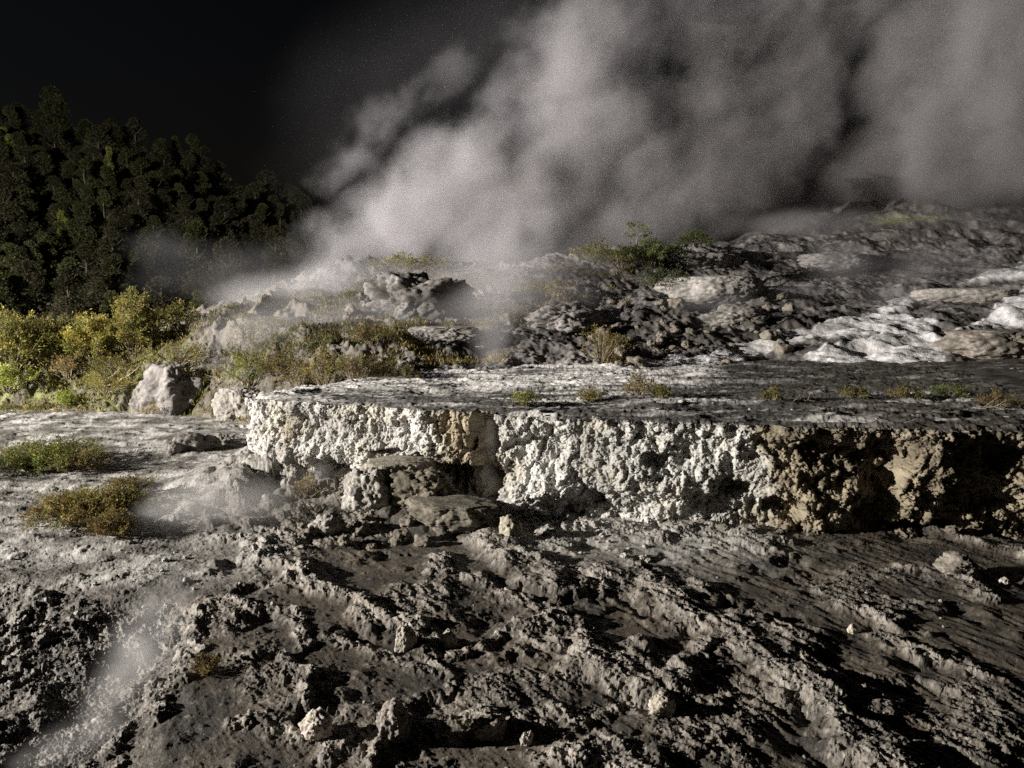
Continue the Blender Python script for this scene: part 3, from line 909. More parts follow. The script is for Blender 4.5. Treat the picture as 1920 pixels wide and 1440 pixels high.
boulder("stone", 1800, 1075, 'ground', 70, 30, 46, "long grey stone half sunk in the dark crust below the brown cliff", sub=5, rough=.25, knobby=.2, cat="stone", lo=(.17, .15, .12), hi=(.34, .31, .27))
boulder("stone", 1885, 1098, 'ground', 20, 14, 47, "small cream stone next to the long grey half-sunk one", sub=4, cat="stone", sink=.1, lo=(.5, .46, .4), hi=(.7, .66, .6))
boulder("stone", 988, 1400, 'ground', 26, 24, 48, "small pale knobbly stone on the ridge at the bottom of the picture", sub=5, knobby=.3, cat="stone", sink=.1, lo=(.36, .32, .28), hi=(.56, .52, .46))
boulder("stone", 735, 1390, 'ground', 62, 60, 49, "rough pitted lump of grey crust at the bottom edge of the picture", sub=5, rough=.3, knobby=.3, facet=.4, cat="stone", lo=(.2, .17, .15), hi=(.40, .36, .33))
boulder("stone", 915, 1385, 'ground', 70, 44, 50, "wide pitted lump of dark crust beside a long black shadow", sub=5, rough=.3, knobby=.3, facet=.4, cat="stone", lo=(.18, .155, .13), hi=(.36, .32, .28))

rng = random.Random(5)
PEB = [boulder_mesh("pebble", (1, .85, .75), 60 + k, sub=3, rough=.25, facet=.5, knobby=.1, lo=(.38, .35, .3), hi=(.6, .56, .5)) for k in range(4)]
for p in PEB: p.materials.append(MAT_STONE)
RUB = [boulder_mesh("rubble_stone", (1, .85, .8), 70 + k, sub=4, rough=.3, facet=.6, knobby=.15, lo=(.14, .125, .1), hi=(.34, .3, .25)) for k in range(5)]
for p in RUB: p.materials.append(MAT_STONE)
PAL = [boulder_mesh("pale_stone", (1, .9, .8), 80 + k, sub=4, rough=.3, facet=.6, knobby=.2, lo=(.45, .43, .4), hi=(.75, .72, .68)) for k in range(4)]
for p in PAL: p.materials.append(MAT_STONE)


def scatter(name, meshes, n, xr, yr, size, label, group, on='ground', cat="stone", seed=1):
    r = random.Random(seed)
    P = []
    for k in range(n):
        P.append((r.uniform(*xr), r.uniform(*yr)))
    xs, ys = [], []
    for px, py in P:
        if on == 'ground': x, y, _ = at_z(px, py, .05)
        elif on == 'terrace': x, y, _ = at_z(px, py, ZP)
        else:
            v = land(px, py, 'slope'); x, y = v.x, v.y
        xs.append(x); ys.append(y)
    X, Y = np.array([xs]), np.array([ys])
    Z = ground_height(X, Y)[0] if on == 'ground' else (slope_height(X, Y)[0] if on == 'slope' else np.full_like(X, ZP + .02))
    for k in range(n):
        s = size[0] + (size[1] - size[0]) * r.random() ** 2.2
        o = add_obj(name, meshes[k % len(meshes)], None, None, (xs[k], ys[k], Z[0, k] + s * .35), (r.uniform(-.4, .4), r.uniform(-.4, .4), r.uniform(0, 6.28)))
        o.scale = (s, s * r.uniform(.8, 1.2), s * r.uniform(.6, 1.0))
        tag(o, label, cat, group)


scatter("pebble", PEB, 60, (430, 1900), (1040, 1430), (.008, .026), "tiny pale pebble lying loose on the dark crusted flats", "pebbles on the dark crusted flats", seed=2, cat="pebble")
scatter("rubble_stone", RUB, 60, (560, 830), (935, 1010), (.03, .15), "brown broken stone in the rubble below the hanging cliff corner", "rubble below the hanging cliff corner", seed=3)
scatter("pale_stone", PAL, 36, (1010, 1230), (975, 1040), (.012, .05), "small white chip of stone on the whitened ground at the cliff foot", "white chips at the cliff foot", seed=4)
scatter("rubble_stone", RUB, 22, (1300, 1900), (960, 1000), (.03, .10), "small brown stone fallen at the foot of the brown cliff end", "fallen stones under the brown cliff", seed=6)
scatter("rubble_stone", RUB, 60, (1700, 1930), (690, 735), (.05, .20), "brown rock in the loose rubble below the broad white run", "loose rubble below the broad white run", on='slope', seed=7, cat="rock")
scatter("rubble_stone", RUB, 70, (1090, 1480), (560, 690), (.06, .28), "grey broken rock strewn on the dark slope above the terrace", "broken rocks on the dark slope", on='slope', seed=8, cat="rock")
scatter("rubble_stone", RUB, 40, (640, 1080), (530, 690), (.06, .26), "broken grey brown rock strewn over the steaming middle slope", "broken rocks on the steaming slope", on='slope', seed=9, cat="rock")
scatter("pale_stone", PAL, 26, (20, 520), (1020, 1130), (.015, .05), "small pale lump of crust on the light flats", "crust lumps on the light flats", seed=10)
scatter("pale_stone", PAL, 26, (960, 1900), (735, 790), (.015, .06), "small white stone lying on the flat terrace top", "white stones on the terrace top", on='terrace', seed=12)
# ------------------------------------------------------------------ plants
def leaf_material(name, trans=.35, rough=.55):
    m = bpy.data.materials.new(name); m.use_nodes = True
    nt = m.node_tree; N = nt.nodes; L = nt.links
    b = N["Principled BSDF"]; out = N["Material Output"]
    at = N.new("ShaderNodeAttribute"); at.attribute_name = "albedo"
    n = N.new("ShaderNodeTexNoise"); n.inputs["Scale"].default_value = 2.2; n.inputs["Detail"].default_value = 3
    tc = N.new("ShaderNodeTexCoord"); L.new(tc.outputs["Object"], n.inputs["Vector"])
    oi = N.new("ShaderNodeObjectInfo")
    mr = N.new("ShaderNodeMapRange"); mr.inputs[1].default_value = .3; mr.inputs[2].default_value = .7; mr.inputs[3].default_value = .7; mr.inputs[4].default_value = 1.35
    L.new(n.outputs[0], mr.inputs[0])
    vs = N.new("ShaderNodeVectorMath"); vs.operation = 'SCALE'; L.new(at.outputs["Color"], vs.inputs[0]); L.new(mr.outputs[0], vs.inputs["Scale"])
    hs = N.new("ShaderNodeHueSaturation"); L.new(vs.outputs[0], hs.inputs["Color"])
    m2 = N.new("ShaderNodeMapRange"); m2.inputs[3].default_value = .75; m2.inputs[4].default_value = 1.25
    L.new(oi.outputs["Random"], m2.inputs[0]); L.new(m2.outputs[0], hs.inputs["Value"])
    L.new(hs.outputs[0], b.inputs["Base Color"]); b.inputs["Roughness"].default_value = rough; b.inputs["Specular IOR Level"].default_value = .25
    t = N.new("ShaderNodeBsdfTranslucent"); L.new(hs.outputs[0], t.inputs[0])
    mx = N.new("ShaderNodeMixShader"); mx.inputs[0].default_value = trans
    L.new(b.outputs[0], mx.inputs[1]); L.new(t.outputs[0], mx.inputs[2]); L.new(mx.outputs[0], out.inputs[0])
    return m


MAT_LEAF = leaf_material("leaves")
MAT_BARK = rock_material("bark", 40, .4, .9, .15, .3)


def leaves(C, Dn, size, rs, cols, aspect=.4):
    """rhombic leaves at C pointing along Dn"""
    n = len(C)
    Dn = Dn / (np.linalg.norm(Dn, axis=1)[:, None] + 1e-9)
    q = rs.normal(size=(n, 3)); s = np.cross(Dn, q); s /= np.linalg.norm(s, axis=1)[:, None] + 1e-9
    L = size * (.6 + .8 * rs.rand(n))[:, None]
    co = np.stack([C, C + Dn * L * .5 + s * L * aspect * .5, C + Dn * L, C + Dn * L * .5 - s * L * aspect * .5], 1).reshape(-1, 3)
    f = np.arange(4 * n).reshape(n, 4)
    return co, f, np.repeat(cols, 4, 0)


def tubes(paths, radii, rs, col, sides=4):
    co, fs = [], []; b = 0
    for p, r in zip(paths, radii):
        p = np.array(p); k = len(p)
        t = np.gradient(p, axis=0); t /= np.linalg.norm(t, axis=1)[:, None] + 1e-9
        a = np.cross(t, [.31, .83, .46]); a /= np.linalg.norm(a, axis=1)[:, None] + 1e-9
        c = np.cross(t, a)
        rr = np.linspace(r, r * .35, k)[:, None]
        for j in range(sides):
            w = 2 * math.pi * j / sides
            co.append(p + (a * math.cos(w) + c * math.sin(w)) * rr)
        base = b
        for j in range(sides):
            j2 = (j + 1) % sides
            for i in range(k - 1):
                fs.append((base + j * k + i, base + j2 * k + i, base + j2 * k + i + 1, base + j * k + i + 1))
        b += sides * k
    co = np.concatenate(co)
    return co, np.array(fs), np.tile(np.array(col), (len(co), 1)) * (.7 + .6 * rs.rand(len(co)))[:, None]


def bush_parts(seed, w, h, n_branch, n_twig, n_leaf, leaf, cols, spread=1.0, up=.9, droop=.0, upright=False, bare=.25):
    """stems + feathery foliage of a shrub: main branches, side twigs, leaves along the twigs"""
    rs = np.random.RandomState(seed)
    paths, rad = [], []
    LC, LD, CC = [], [], []
    cols = np.array(cols)
    for b in range(n_branch):
        a = rs.rand() * 2 * math.pi
        rr = (rs.rand() ** .6) * spread
        end = np.array([math.cos(a) * rr * w / 2, math.sin(a) * rr * w / 2, h * (1 - .55 * rr ** 2) * (.72 + .36 * rs.rand())])
        st = np.array([end[0] * .18, end[1] * .18, 0])
        t = np.linspace(0, 1, 6)[:, None]
        mid = st * (1 - t) + end * t
        mid[:, 2] = st[2] + (end[2] - st[2]) * (t[:, 0] ** (.75 if not upright else 1.0))
        mid += rs.normal(size=mid.shape) * .03 * w * (t * (1 - t)) * 2
        paths.append(mid); rad.append(.010 * h + .006)
        bc = cols[rs.randint(len(cols))] * (.75 + .5 * rs.rand())
        for k in range(n_twig):
            u = bare + (1 - bare) * rs.rand() ** .7
            i = min(4, int(u * 5)); f = u * 5 - i
            p0 = mid[i] * (1 - f) + mid[i + 1] * f
            d = rs.normal(size=3) * np.array([1, 1, .7]) + np.array([math.cos(a) * .5, math.sin(a) * .5, up])
            d /= np.linalg.norm(d)
            ln = (.10 + .16 * rs.rand()) * (w * .5 + h * .5) * (1.15 - .5 * u)
            p1 = p0 + d * ln - np.array([0, 0, droop * ln])
            if rs.rand() < .5:
                paths.append([p0, (p0 + p1) / 2 + rs.normal(size=3) * .04 * ln, p1]); rad.append(.003 * h + .002)
            tt = rs.rand(n_leaf)[:, None]
            C = p0 + (p1 - p0) * (.15 + .95 * tt) + rs.normal(size=(n_leaf, 3)) * leaf * .45
            LC.append(C); LD.append(d + rs.normal(size=(n_leaf, 3)) * .8)
            tw = bc * (.8 + .4 * rs.rand())
            CC.append(tw * (.75 + .5 * rs.rand(n_leaf, 1)))
    LC = np.concatenate(LC); LD = np.concatenate(LD); CC = np.concatenate(CC)
    LC[:, 2] = np.maximum(LC[:, 2], .01)
    return leaves(LC, LD, leaf, rs, CC), tubes(paths, rad, rs, (.22, .18, .13))


def shrub(name, px, py, on, wpx, hpx, seed, label, cols, group=None, cat="shrub", nb=26, nt=9, nl=16, leaf=.07, depth=1.0, sink=.03, **kw):
    p = land(px, py, on)
    w, h = wpx * p.y / F, hpx * p.y / F
    (lc, lf, lcol), (sc, sf, scol) = bush_parts(seed, w, h, nb, nt, nl, leaf, cols, **kw)
    r = empty(name, (p.x, p.y, p.z - sink)); tag(r, label, cat, group)
    lc[:, 1] *= depth; sc[:, 1] *= depth
    add_obj("foliage", mesh_from("foliage", lc, lf, lcol, smooth=False), MAT_LEAF, r)
    add_obj("stems", mesh_from("stems", sc, sf, scol), MAT_BARK, r)
    return r


GOLD = [(.29, .245, .055), (.25, .225, .055), (.19, .19, .045)]
OLIVE = [(.16, .15, .04), (.20, .17, .05), (.12, .12, .035)]
GREEN = [(.10, .13, .03), (.08, .11, .028), (.13, .15, .035)]
LIME = [(.24, .27, .04), (.20, .24, .04)]
RUSTY = [(0.2295, 0.1553, 0.054), (0.1755, 0.135, 0.054), (0.2565, 0.2025, 0.0675)]
DARKG = [(.05, .065, .025), (.065, .075, .03), (.04, .055, .02)]
KH = dict(nb=48, nt=11, nl=22, leaf=.085)
shrub("bush", 28, 700, 'slope', 150, 112, 101, "golden green bush cut by the picture's edge at the foot of the wooded hill", GOLD, "golden bushes along the bank", "bush", **KH)
shrub("bush", 108, 690, 'slope', 120, 92, 102, "darker olive bush between two golden ones on the bank", OLIVE, "golden bushes along the bank", "bush", **KH)
shrub("bush", 182, 680, 'slope', 110, 96, 103, "golden green bush just beside the tallest peaked bush on the bank", GOLD, "golden bushes along the bank", "bush", **KH)
shrub("bush", 250, 672, 'slope', 110, 118, 104, "tallest golden bush with a peaked top on the bank", GOLD, "golden bushes along the bank", "bush", **KH)
shrub("bush", 340, 622, 'slope', 80, 52, 105, "small yellow green bush standing alone before the steam", GOLD, None, "bush", nb=18, nt=8, nl=14, leaf=.08)
shrub("bush", -50, 705, 'slope', 120, 120, 106, "golden bush mostly beyond the picture's edge", GOLD, "golden bushes along the bank", "bush", **KH)
shrub("bush", 20, 735, 'slope', 120, 60, 107, "low lime green bush in front of the golden bush at the edge", LIME, None, "bush", nb=26, nt=9, nl=15, leaf=.07)
shrub("bush", 130, 715, 'slope', 120, 48, 108, "low brownish scrub below the golden bushes", RUSTY, None, "bush", nb=26, nt=8, nl=10, leaf=.06)
shrub("bush", 205, 710, 'slope', 110, 44, 109, "low olive scrub under the tallest golden bush", OLIVE, None, "bush", nb=26, nt=8, nl=10, leaf=.06)
shrub("low_shrub", 122, 765, 'slope', 60, 34, 110, "little bright yellow cushion plant on the bank's slope", LIME, None, "shrub", nb=20, nt=7, nl=14, leaf=.05)
shrub("low_shrub", 200, 740, 'slope', 130, 44, 111, "mossy green mat of scrub running up to the pointed boulder", GOLD, None, "shrub", nb=30, nt=8, nl=14, leaf=.05)
shrub("low_shrub", 120, 800, 'slope', 90, 34, 112, "rusty brown low shrub at the front edge of the bank", RUSTY, None, "shrub", nb=22, nt=7, nl=12, leaf=.05)
shrub("low_shrub", 330, 690, 'slope', 160, 44, 113, "olive scrub crowning the pointed boulder's back", OLIVE, None, "shrub", nb=30, nt=8, nl=12, leaf=.06)
shrub("low_shrub", 40, 785, 'slope', 110, 36, 114, "dull green scrub at the picture's edge above the white flats", OLIVE, None, "shrub", nb=24, nt=7, nl=12, leaf=.05)
shrub("low_shrub", 300, 778, 'slope', 100, 20, 115, "thin grassy mat in front of the pointed boulder", RUSTY, None, "shrub", nb=24, nt=6, nl=9, leaf=.05)
# behind the terrace
shrub("bush", 470, 722, 'slope', 100, 62, 121, "pale green bush behind the squat boulder at the terrace end", GREEN + LIME, None, "bush", nb=24, nt=8, nl=11, leaf=.055)
shrub("bush", 560, 735, 'slope', 90, 62, 122, "brown twiggy bush at the terrace's far end behind its white corner", RUSTY, "scrub along the back of the terrace", "bush", nb=22, nt=8, nl=9, leaf=.05)
shrub("bush", 612, 732, 'slope', 90, 92, 123, "tallest yellow-topped bush in the scrub behind the terrace", RUSTY + GOLD, "scrub along the back of the terrace", "bush", nb=26, nt=8, nl=11, leaf=.05)
shrub("bush", 668, 732, 'slope', 90, 66, 124, "olive bush in the middle of the scrub behind the terrace", OLIVE + RUSTY, "scrub along the back of the terrace", "bush", nb=24, nt=8, nl=11, leaf=.05)
shrub("bush", 715, 730, 'slope', 90, 60, 125, "rusty bush with a bare bent branch behind the terrace", RUSTY, "scrub along the back of the terrace", "bush", nb=24, nt=8, nl=10, leaf=.05)
shrub("bush", 758, 728, 'slope', 70, 50, 126, "dark olive bush ending the scrub beside the dark steaming hollow", OLIVE, "scrub along the back of the terrace", "bush", nb=22, nt=8, nl=11, leaf=.05)
shrub("bush", 520, 705, 'slope', 120, 40, 127, "low grey brown scrub in the mist above the terrace's end", RUSTY + OLIVE, None, "bush", nb=24, nt=8, nl=9, leaf=.06)
shrub("bush", 860, 640, 'slope', 70, 34, 128, "small olive bush on the low flat ledge", OLIVE, None, "bush", nb=16, nt=7, nl=11, leaf=.06)
shrub("bush", 705, 655, 'slope', 110, 36, 129, "brown scrub clump beneath the craggy outcrop", RUSTY + OLIVE, None, "bush", nb=22, nt=8, nl=10, leaf=.06)
shrub("bush", 1128, 680, 'slope', 90, 72, 130, "tall thin brownish bush at the edge of the dark rocks", RUSTY + OLIVE, None, "bush", nb=20, nt=8, nl=9, leaf=.055, upright=True)
# up on the ridge
shrub("bush", 1165, 505, 'slope', 110, 46, 131, "dark green bush at the outer end of the clump on the ridge", DARKG + OLIVE, "leafy bushes on the ridge", "bush", nb=26, nt=9, nl=12, leaf=.09)
shrub("bush", 1215, 508, 'slope', 110, 52, 132, "fullest dark green bush of the clump on the ridge", DARKG + GREEN, "leafy bushes on the ridge", "bush", nb=28, nt=9, nl=14, leaf=.09)
shrub("bush", 1262, 500, 'slope', 80, 42, 133, "green bush against the flat-topped ledge on the ridge", GREEN, "leafy bushes on the ridge", "bush", nb=22, nt=9, nl=14, leaf=.09)
shrub("bush", 1245, 550, 'slope', 120, 50, 134, "shadowed scrub below the ridge bushes beside the rounded outcrop", DARKG, None, "bush", nb=26, nt=9, nl=11, leaf=.08)
shrub("bush", 1110, 490, 'slope', 110, 26, 135, "low olive scrub on the crest beside the sparse little tree", OLIVE, None, "bush", nb=22, nt=8, nl=10, leaf=.08)
shrub("bush", 760, 506, 'slope', 200, 18, 136, "thin line of olive scrub on the crest in front of the steam", OLIVE, None, "bush", nb=44, nt=7, nl=9, leaf=.08)
shrub("bush", 1020, 560, 'slope', 130, 26, 137, "brown low scrub in steam below the crest", RUSTY + OLIVE, None, "bush", nb=26, nt=7, nl=9, leaf=.07)


def little_tree(name, px, py, on, wpx, hpx, seed, label, cols, clumps, nl, leaf, group=None):
    p = land(px, py, on)
    s = p.y / F
    rs = np.random.RandomState(seed)
    r = empty(name, (p.x, p.y, p.z - .05)); tag(r, label, "tree", group)
    top = np.array([.1 * wpx * s, 0, hpx * s * .62])
    paths = [[(0, 0, 0), (-.05 * wpx * s, .05, hpx * s * .3), top]]; rad = [.05]
    C, Dn, cc = [], [], []
    for cx, cz, cr in clumps:
        c = np.array([cx * wpx * s, rs.normal() * .15 * wpx * s, cz * hpx * s])
        j = np.array(paths[0][1]) * .4 + top * .6
        paths.append([j, (j + c) / 2 + rs.normal(size=3) * .05, c]); rad.append(.025)
        q = rs.normal(size=(nl, 3)); q /= np.linalg.norm(q, axis=1)[:, None]
        R = cr * wpx * s * rs.rand(nl, 1) ** .45
        C.append(c + q * R * np.array([1, 1, .55])); Dn.append(q + rs.normal(size=(nl, 3)) * .5)
        cc.append(np.array(cols)[rs.randint(len(cols), size=nl)] * (.7 + .6 * rs.rand(nl, 1)))
    lc, lf, lcol = leaves(np.concatenate(C), np.concatenate(Dn), leaf, rs, np.concatenate(cc))
    add_obj("crown", mesh_from("crown", lc, lf, lcol, smooth=False), MAT_LEAF, r)
    sc, sf, scol = tubes(paths, rad, rs, (.2, .17, .13))
    add_obj("trunk", mesh_from("trunk", sc, sf, scol), MAT_BARK, r)


little_tree("small_tree", 1196, 466, 'slope', 46, 52, 141, "sparse little tree with open tufts of leaves on the crest", GREEN, [(-.3, .55, .22), (.3, .7, .24), (0, .92, .25), (-.35, .85, .18), (.45, .5, .16)], 70, .11)
little_tree("small_tree", 1302, 462, 'slope', 50, 30, 142, "small dense round-topped tree on the flat grey ledge", GREEN, [(-.2, .6, .3), (.2, .65, .3), (0, .85, .28), (.45, .4, .25), (-.4, .45, .2)], 150, .11)
little_tree("small_tree", 1128, 482, 'slope', 34, 36, 143, "bare wispy sapling on the crest next to the sparse tree", OLIVE, [(-.3, .7, .2), (.3, .6, .2), (0, .95, .18)], 26, .10)

# mats on the pale flats
MAT_ = dict(nb=130, nt=7, nl=14, leaf=.045, depth=1.2, bare=.05)
shrub("low_shrub", 80, 872, 'ground', 230, 34, 151, "bright green low mat of scrub on the white flats", LIME + GOLD + GREEN, None, "shrub", **MAT_)
shrub("low_shrub", 165, 880, 'ground', 110, 40, 152, "greyish twiggy end of the green mat on the white flats", RUSTY + OLIVE, None, "shrub", nb=30, nt=7, nl=8, leaf=.045)
shrub("low_shrub", 160, 970, 'ground', 230, 40, 153, "wide rusty olive mat of scrub at the edge of the light flats", RUSTY + OLIVE + GOLD[2:], None, "shrub", nb=150, nt=8, nl=15, leaf=.038, depth=1.1, bare=.05)
shrub("low_shrub", 212, 1000, 'ground', 105, 42, 154, "small rounded rusty shrub at the front of the wide mat", RUSTY, None, "shrub", nb=60, nt=8, nl=14, leaf=.034, bare=.05)
shrub("low_shrub", 240, 930, 'ground', 120, 40, 155, "dark twiggy tip of the wide mat beside the drifting steam", OLIVE + RUSTY, None, "shrub", nb=40, nt=7, nl=10, leaf=.035)
shrub("low_shrub", 575, 935, 'ground', 90, 46, 156, "thin brown twigs growing under the hanging cliff corner", RUSTY, None, "shrub", nb=20, nt=7, nl=5, leaf=.035)
shrub("low_shrub", 385, 1262, 'ground', 60, 46, 157, "small dry brown plant on the bank of the steaming trough", RUSTY, None, "shrub", nb=16, nt=6, nl=6, leaf=.025)
# tufts on the terrace
for i, (px, py, w, h, cols, lab) in enumerate([
    (985, 758, 74, 28, OLIVE + LIME, "olive tuft near the terrace edge above the white cliff"),
    (1108, 750, 62, 24, RUSTY + OLIVE, "rusty tuft beyond the olive tuft on the terrace"),
    (1198, 742, 70, 48, RUSTY, "tall red brown tuft before the lowest white run"),
    (1238, 745, 50, 26, OLIVE, "dark tuft close behind the tall red brown one"),
    (1450, 752, 46, 26, OLIVE, "thin olive tuft standing alone on the dark middle terrace"),
    (1600, 745, 70, 20, OLIVE, "olive tuft at the foot of the rubble"),
    (1700, 748, 80, 24, OLIVE + RUSTY, "mixed olive and rusty tuft below the loose rubble"),
    (1780, 742, 80, 22, GREEN, "greenest tuft below the loose rubble"),
    (1870, 760, 90, 24, RUSTY, "broad brown tuft near the terrace edge at the picture's side")]):
    shrub("grass_tuft", px, py, 'terrace', w, h, 170 + i, lab, cols, "tufts on the terrace top", "tuft", nb=22, nt=6, nl=6, leaf=.045, upright=True)

# dry branches
def branch(px, py, on, pts, label, rad=.014, group=None):
    p = land(px, py, on); s = p.y / F
    rs = np.random.RandomState(int(px))
    P = np.array([(x * s, rs.normal() * .05, z * s) for x, z in pts])
    t = np.linspace(0, 1, 14)
    i = np.linspace(0, 1, len(P))
    main = np.stack([np.interp(t, i, P[:, k]) for k in range(3)], 1) + rs.normal(size=(14, 3)) * .012
    paths = [main]; rad_ = [rad]
    for k in (4, 7, 10):
        e = main[k] + np.array([rs.normal() * .2, rs.normal() * .1, .1 + .15 * rs.rand()])
        paths.append([main[k], (main[k] + e) / 2 + rs.normal(size=3) * .02, e]); rad_.append(rad * .5)
    c, f, col = tubes(paths, rad_, rs, (.45, .39, .30), 5)
    o = add_obj("dry_branch", mesh_from("dry_branch", c, f, col), MAT_BARK, None, p)
    tag(o, label, "branch", group)


branch(700, 718, 'slope', [(-30, 0), (-10, 18), (20, 26), (50, 24)], "pale bent bare branch arching over the rusty bush")
branch(205, 735, 'slope', [(-14, 0), (0, 24), (14, 34), (22, 42)], "forked bare twig rising from the mossy mat on the bank")
branch(230, 725, 'slope', [(-30, 0), (-6, 10), (20, 26), (36, 40)], "long pale stick lying up the bank toward the pointed boulder")
branch(410, 735, 'slope', [(-10, 0), (0, 18), (14, 24)], "short bare twig between the two pale boulders")
branch(1880, 985, 'ground', [(-40, 12), (-10, 3), (30, 2), (70, 4)], "long thin pale stick curving along the brown cliff's foot", .008)
branch(1500, 755, 'terrace', [(-30, 2), (0, 6), (30, 3)], "pale stick lying flat across the terrace above the brown cliff", .01)
branch(1840, 770, 'terrace', [(-30, 2), (0, 8), (40, 5)], "bleached stick by the broad brown tuft on the terrace", .01)

# grass and low cover on the bank: more than anyone could count
rs = np.random.RandomState(77)
def cover(name, n, xr, yr, size, cols, dens_seed, thr=0.0):
    px = rs.uniform(*xr, n); py = rs.uniform(*yr, n)
    # scatter over the slope's own plan so it covers the ground evenly
    d = rs.uniform(19, 34, n); x = (px - 960) / F * d; y = d
    b = slope_base(x, y)
    qx, qy = project(x, y, b)
    keep = (qy > yr[0]) & (qy < yr[1]) & (fbm(x * .45, y * .45, dens_seed, 3) > thr)
    x, y = x[keep], y[keep]
    z = slope_height(x[None], y[None])[0][0]
    k = len(x)
    reps = 7
    C = np.repeat(np.stack([x, y, z], 1), reps, 0) + rs.normal(size=(k * reps, 3)) * np.array([.10, .10, .015])
    Dn = rs.normal(size=(k * reps, 3)) * .6 + np.array([0, 0, .9])
    cc = np.repeat(np.array(cols)[rs.randint(len(cols), size=k)], reps, 0) * (.7 + .6 * rs.rand(k * reps, 1))
    a, f, c = leaves(C, Dn, size, rs, cc, .22)
    o = add_obj(name, mesh_from(name, a, f, c, smooth=False), MAT_LEAF)
    return tag(o, kind="stuff")


cover("grass", 9000, (-250, 520), (610, 800), .13, GOLD + OLIVE + RUSTY, 3, -.1)
cover("undergrowth", 16000, (400, 800), (540, 700), .12, [tuple(c * .62 for c in q) for q in RUSTY + OLIVE + GREEN], 19, .08)
cover("undergrowth", 9000, (700, 1180), (505, 700), .13, RUSTY + OLIVE + [(.12, .09, .05)], 9, .12)

# ------------------------------------------------------------------ the wood on the hill
def crown_mesh(seed, hgt, w, n, leaf, cols, pointed=.5):
    rs = np.random.RandomState(seed)
    K = 15
    cl = []
    for k in range(K):
        t = (k + .5 * rs.rand()) / K
        r = w * .5 * (math.sin(math.pi * (.12 + .85 * t)) ** .7) * (1 - pointed * t)
        a = rs.rand() * 6.28
        cl.append((math.cos(a) * r * .7, math.sin(a) * r * .7, hgt * (.14 + .84 * t), max(.18 * w, r * .62)))
    cl.append((0, 0, hgt * .96, w * .14))
    cl = np.array(cl)
    i = rs.randint(len(cl), size=n)
    q = rs.normal(size=(n, 3)); q /= np.linalg.norm(q, axis=1)[:, None]
    C = cl[i, :3] + q * (cl[i, 3] * (.45 + .6 * rs.rand(n) ** .6))[:, None] * np.array([1, 1, .8])
    tint = (.7 + .6 * rs.rand(len(cl)))[i][:, None]
    cc = np.array(cols)[rs.randint(len(cols), size=n)] * tint * (.7 + .6 * rs.rand(n, 1))
    return leaves(C, q + rs.normal(size=(n, 3)) * .8, leaf, rs, cc, .6)


def tree_kind(seed, hgt, w, cols, pointed, n=5200):
    rs = np.random.RandomState(seed + 500)
    a, f, c = crown_mesh(seed, hgt, w, n, .16, cols, pointed)
    crown = mesh_from("crown", a, f, c, smooth=False); crown.materials.append(MAT_LEAF)
    pth = [[(0, 0, -.5), (.05, 0, hgt * .3), (-.05, .05, hgt * .6), (0, 0, hgt * .9)]]
    rd = [hgt * .022]
    for k in range(6):
        z0 = hgt * (.25 + .1 * k); an = k * 2.3
        pth.append([(0, 0, z0), (math.cos(an) * w * .2, math.sin(an) * w * .2, z0 + hgt * .06), (math.cos(an) * w * .36, math.sin(an) * w * .36, z0 + hgt * .15)]); rd.append(hgt * .008)
    s, sf, sc = tubes(pth, rd, rs, (.13, .11, .085), 6)
    trunk = mesh_from("trunk", s, sf, sc); trunk.materials.append(MAT_BARK)
    return crown, trunk


FD = [(0.0592, 0.056, 0.0288), (0.072, 0.064, 0.0352), (0.0448, 0.0464, 0.024)]
FM = [(0.0832, 0.0848, 0.0336), (0.0688, 0.0752, 0.032)]
FB = [(0.288, 0.324, 0.072), (0.24, 0.276, 0.065)]
KINDS_T = [tree_kind(200 + k, 5.0, 2.6, FD, .35) for k in range(4)] + [tree_kind(210 + k, 5.0, 2.3, FM, .55) for k in range(3)]
BRIGHT = [tree_kind(220, 5.0, 2.2, FB, .4), tree_kind(221, 5.0, 1.5, FB, .5), tree_kind(222, 5.0, 2.4, FM, .3)]


def plant_tree(kind, x, y, z, s, rz, label, group, wide=1.0):
    r = empty("tree", (x, y, z), rz); r.scale = (s * wide, s * wide, s); tag(r, label, "tree", group)
    for nm, me in (("crown", kind[0]), ("trunk", kind[1])):
        o = bpy.data.objects.new(nm, me); COL.objects.link(o); o.parent = r


def land_hill(px, py):
    dx, dy, dz = ray(px, py)
    d = np.linspace(40, 100, 900); x = dx / dy * d; z = CAM_Z + dz / dy * d
    b = np.nonzero(z - hill_z(x, d) < 0)[0]
    k = b[0] if len(b) else 780
    return x[k], d[k], float(hill_z(x[k:k + 1], d[k:k + 1])[0])


for px, py, hpx, kind, wide, lab in [
    (105, 285, 112, BRIGHT[2], 1.1, "tallest broad tree breaking the skyline of the wooded hill"),
    (152, 292, 58, BRIGHT[1], 1.0, "small bright tree just below the tallest skyline tree"),
    (208, 372, 92, BRIGHT[1], .8, "narrow leaning bright green tree halfway up the wooded hill"),
    (132, 345, 50, BRIGHT[1], .75, "slim bright tree between the tallest tree and the narrow leaning one"),
    (12, 305, 60, BRIGHT[0], 1.2, "round bright green tree at the picture's edge on the hill"),
    (120, 465, 66, BRIGHT[0], 1.0, "bright round-headed green tree in the lower wood"),
    (203, 512, 62, BRIGHT[2], .9, "mid green tree beside the faint steam in the lower wood"),
    (350, 510, 60, BRIGHT[2], .9, "greyish tree seen through the faint steam at the hill's foot"),
    (388, 470, 44, BRIGHT[1], .9, "slim green tree above the faint steam"),
]:
    x, y, z = land_hill(px, py)
    plant_tree(kind, x, y, z, hpx * y / F / 5.0, px * .7, lab, None, wide)
r = random.Random(9)
cand = []
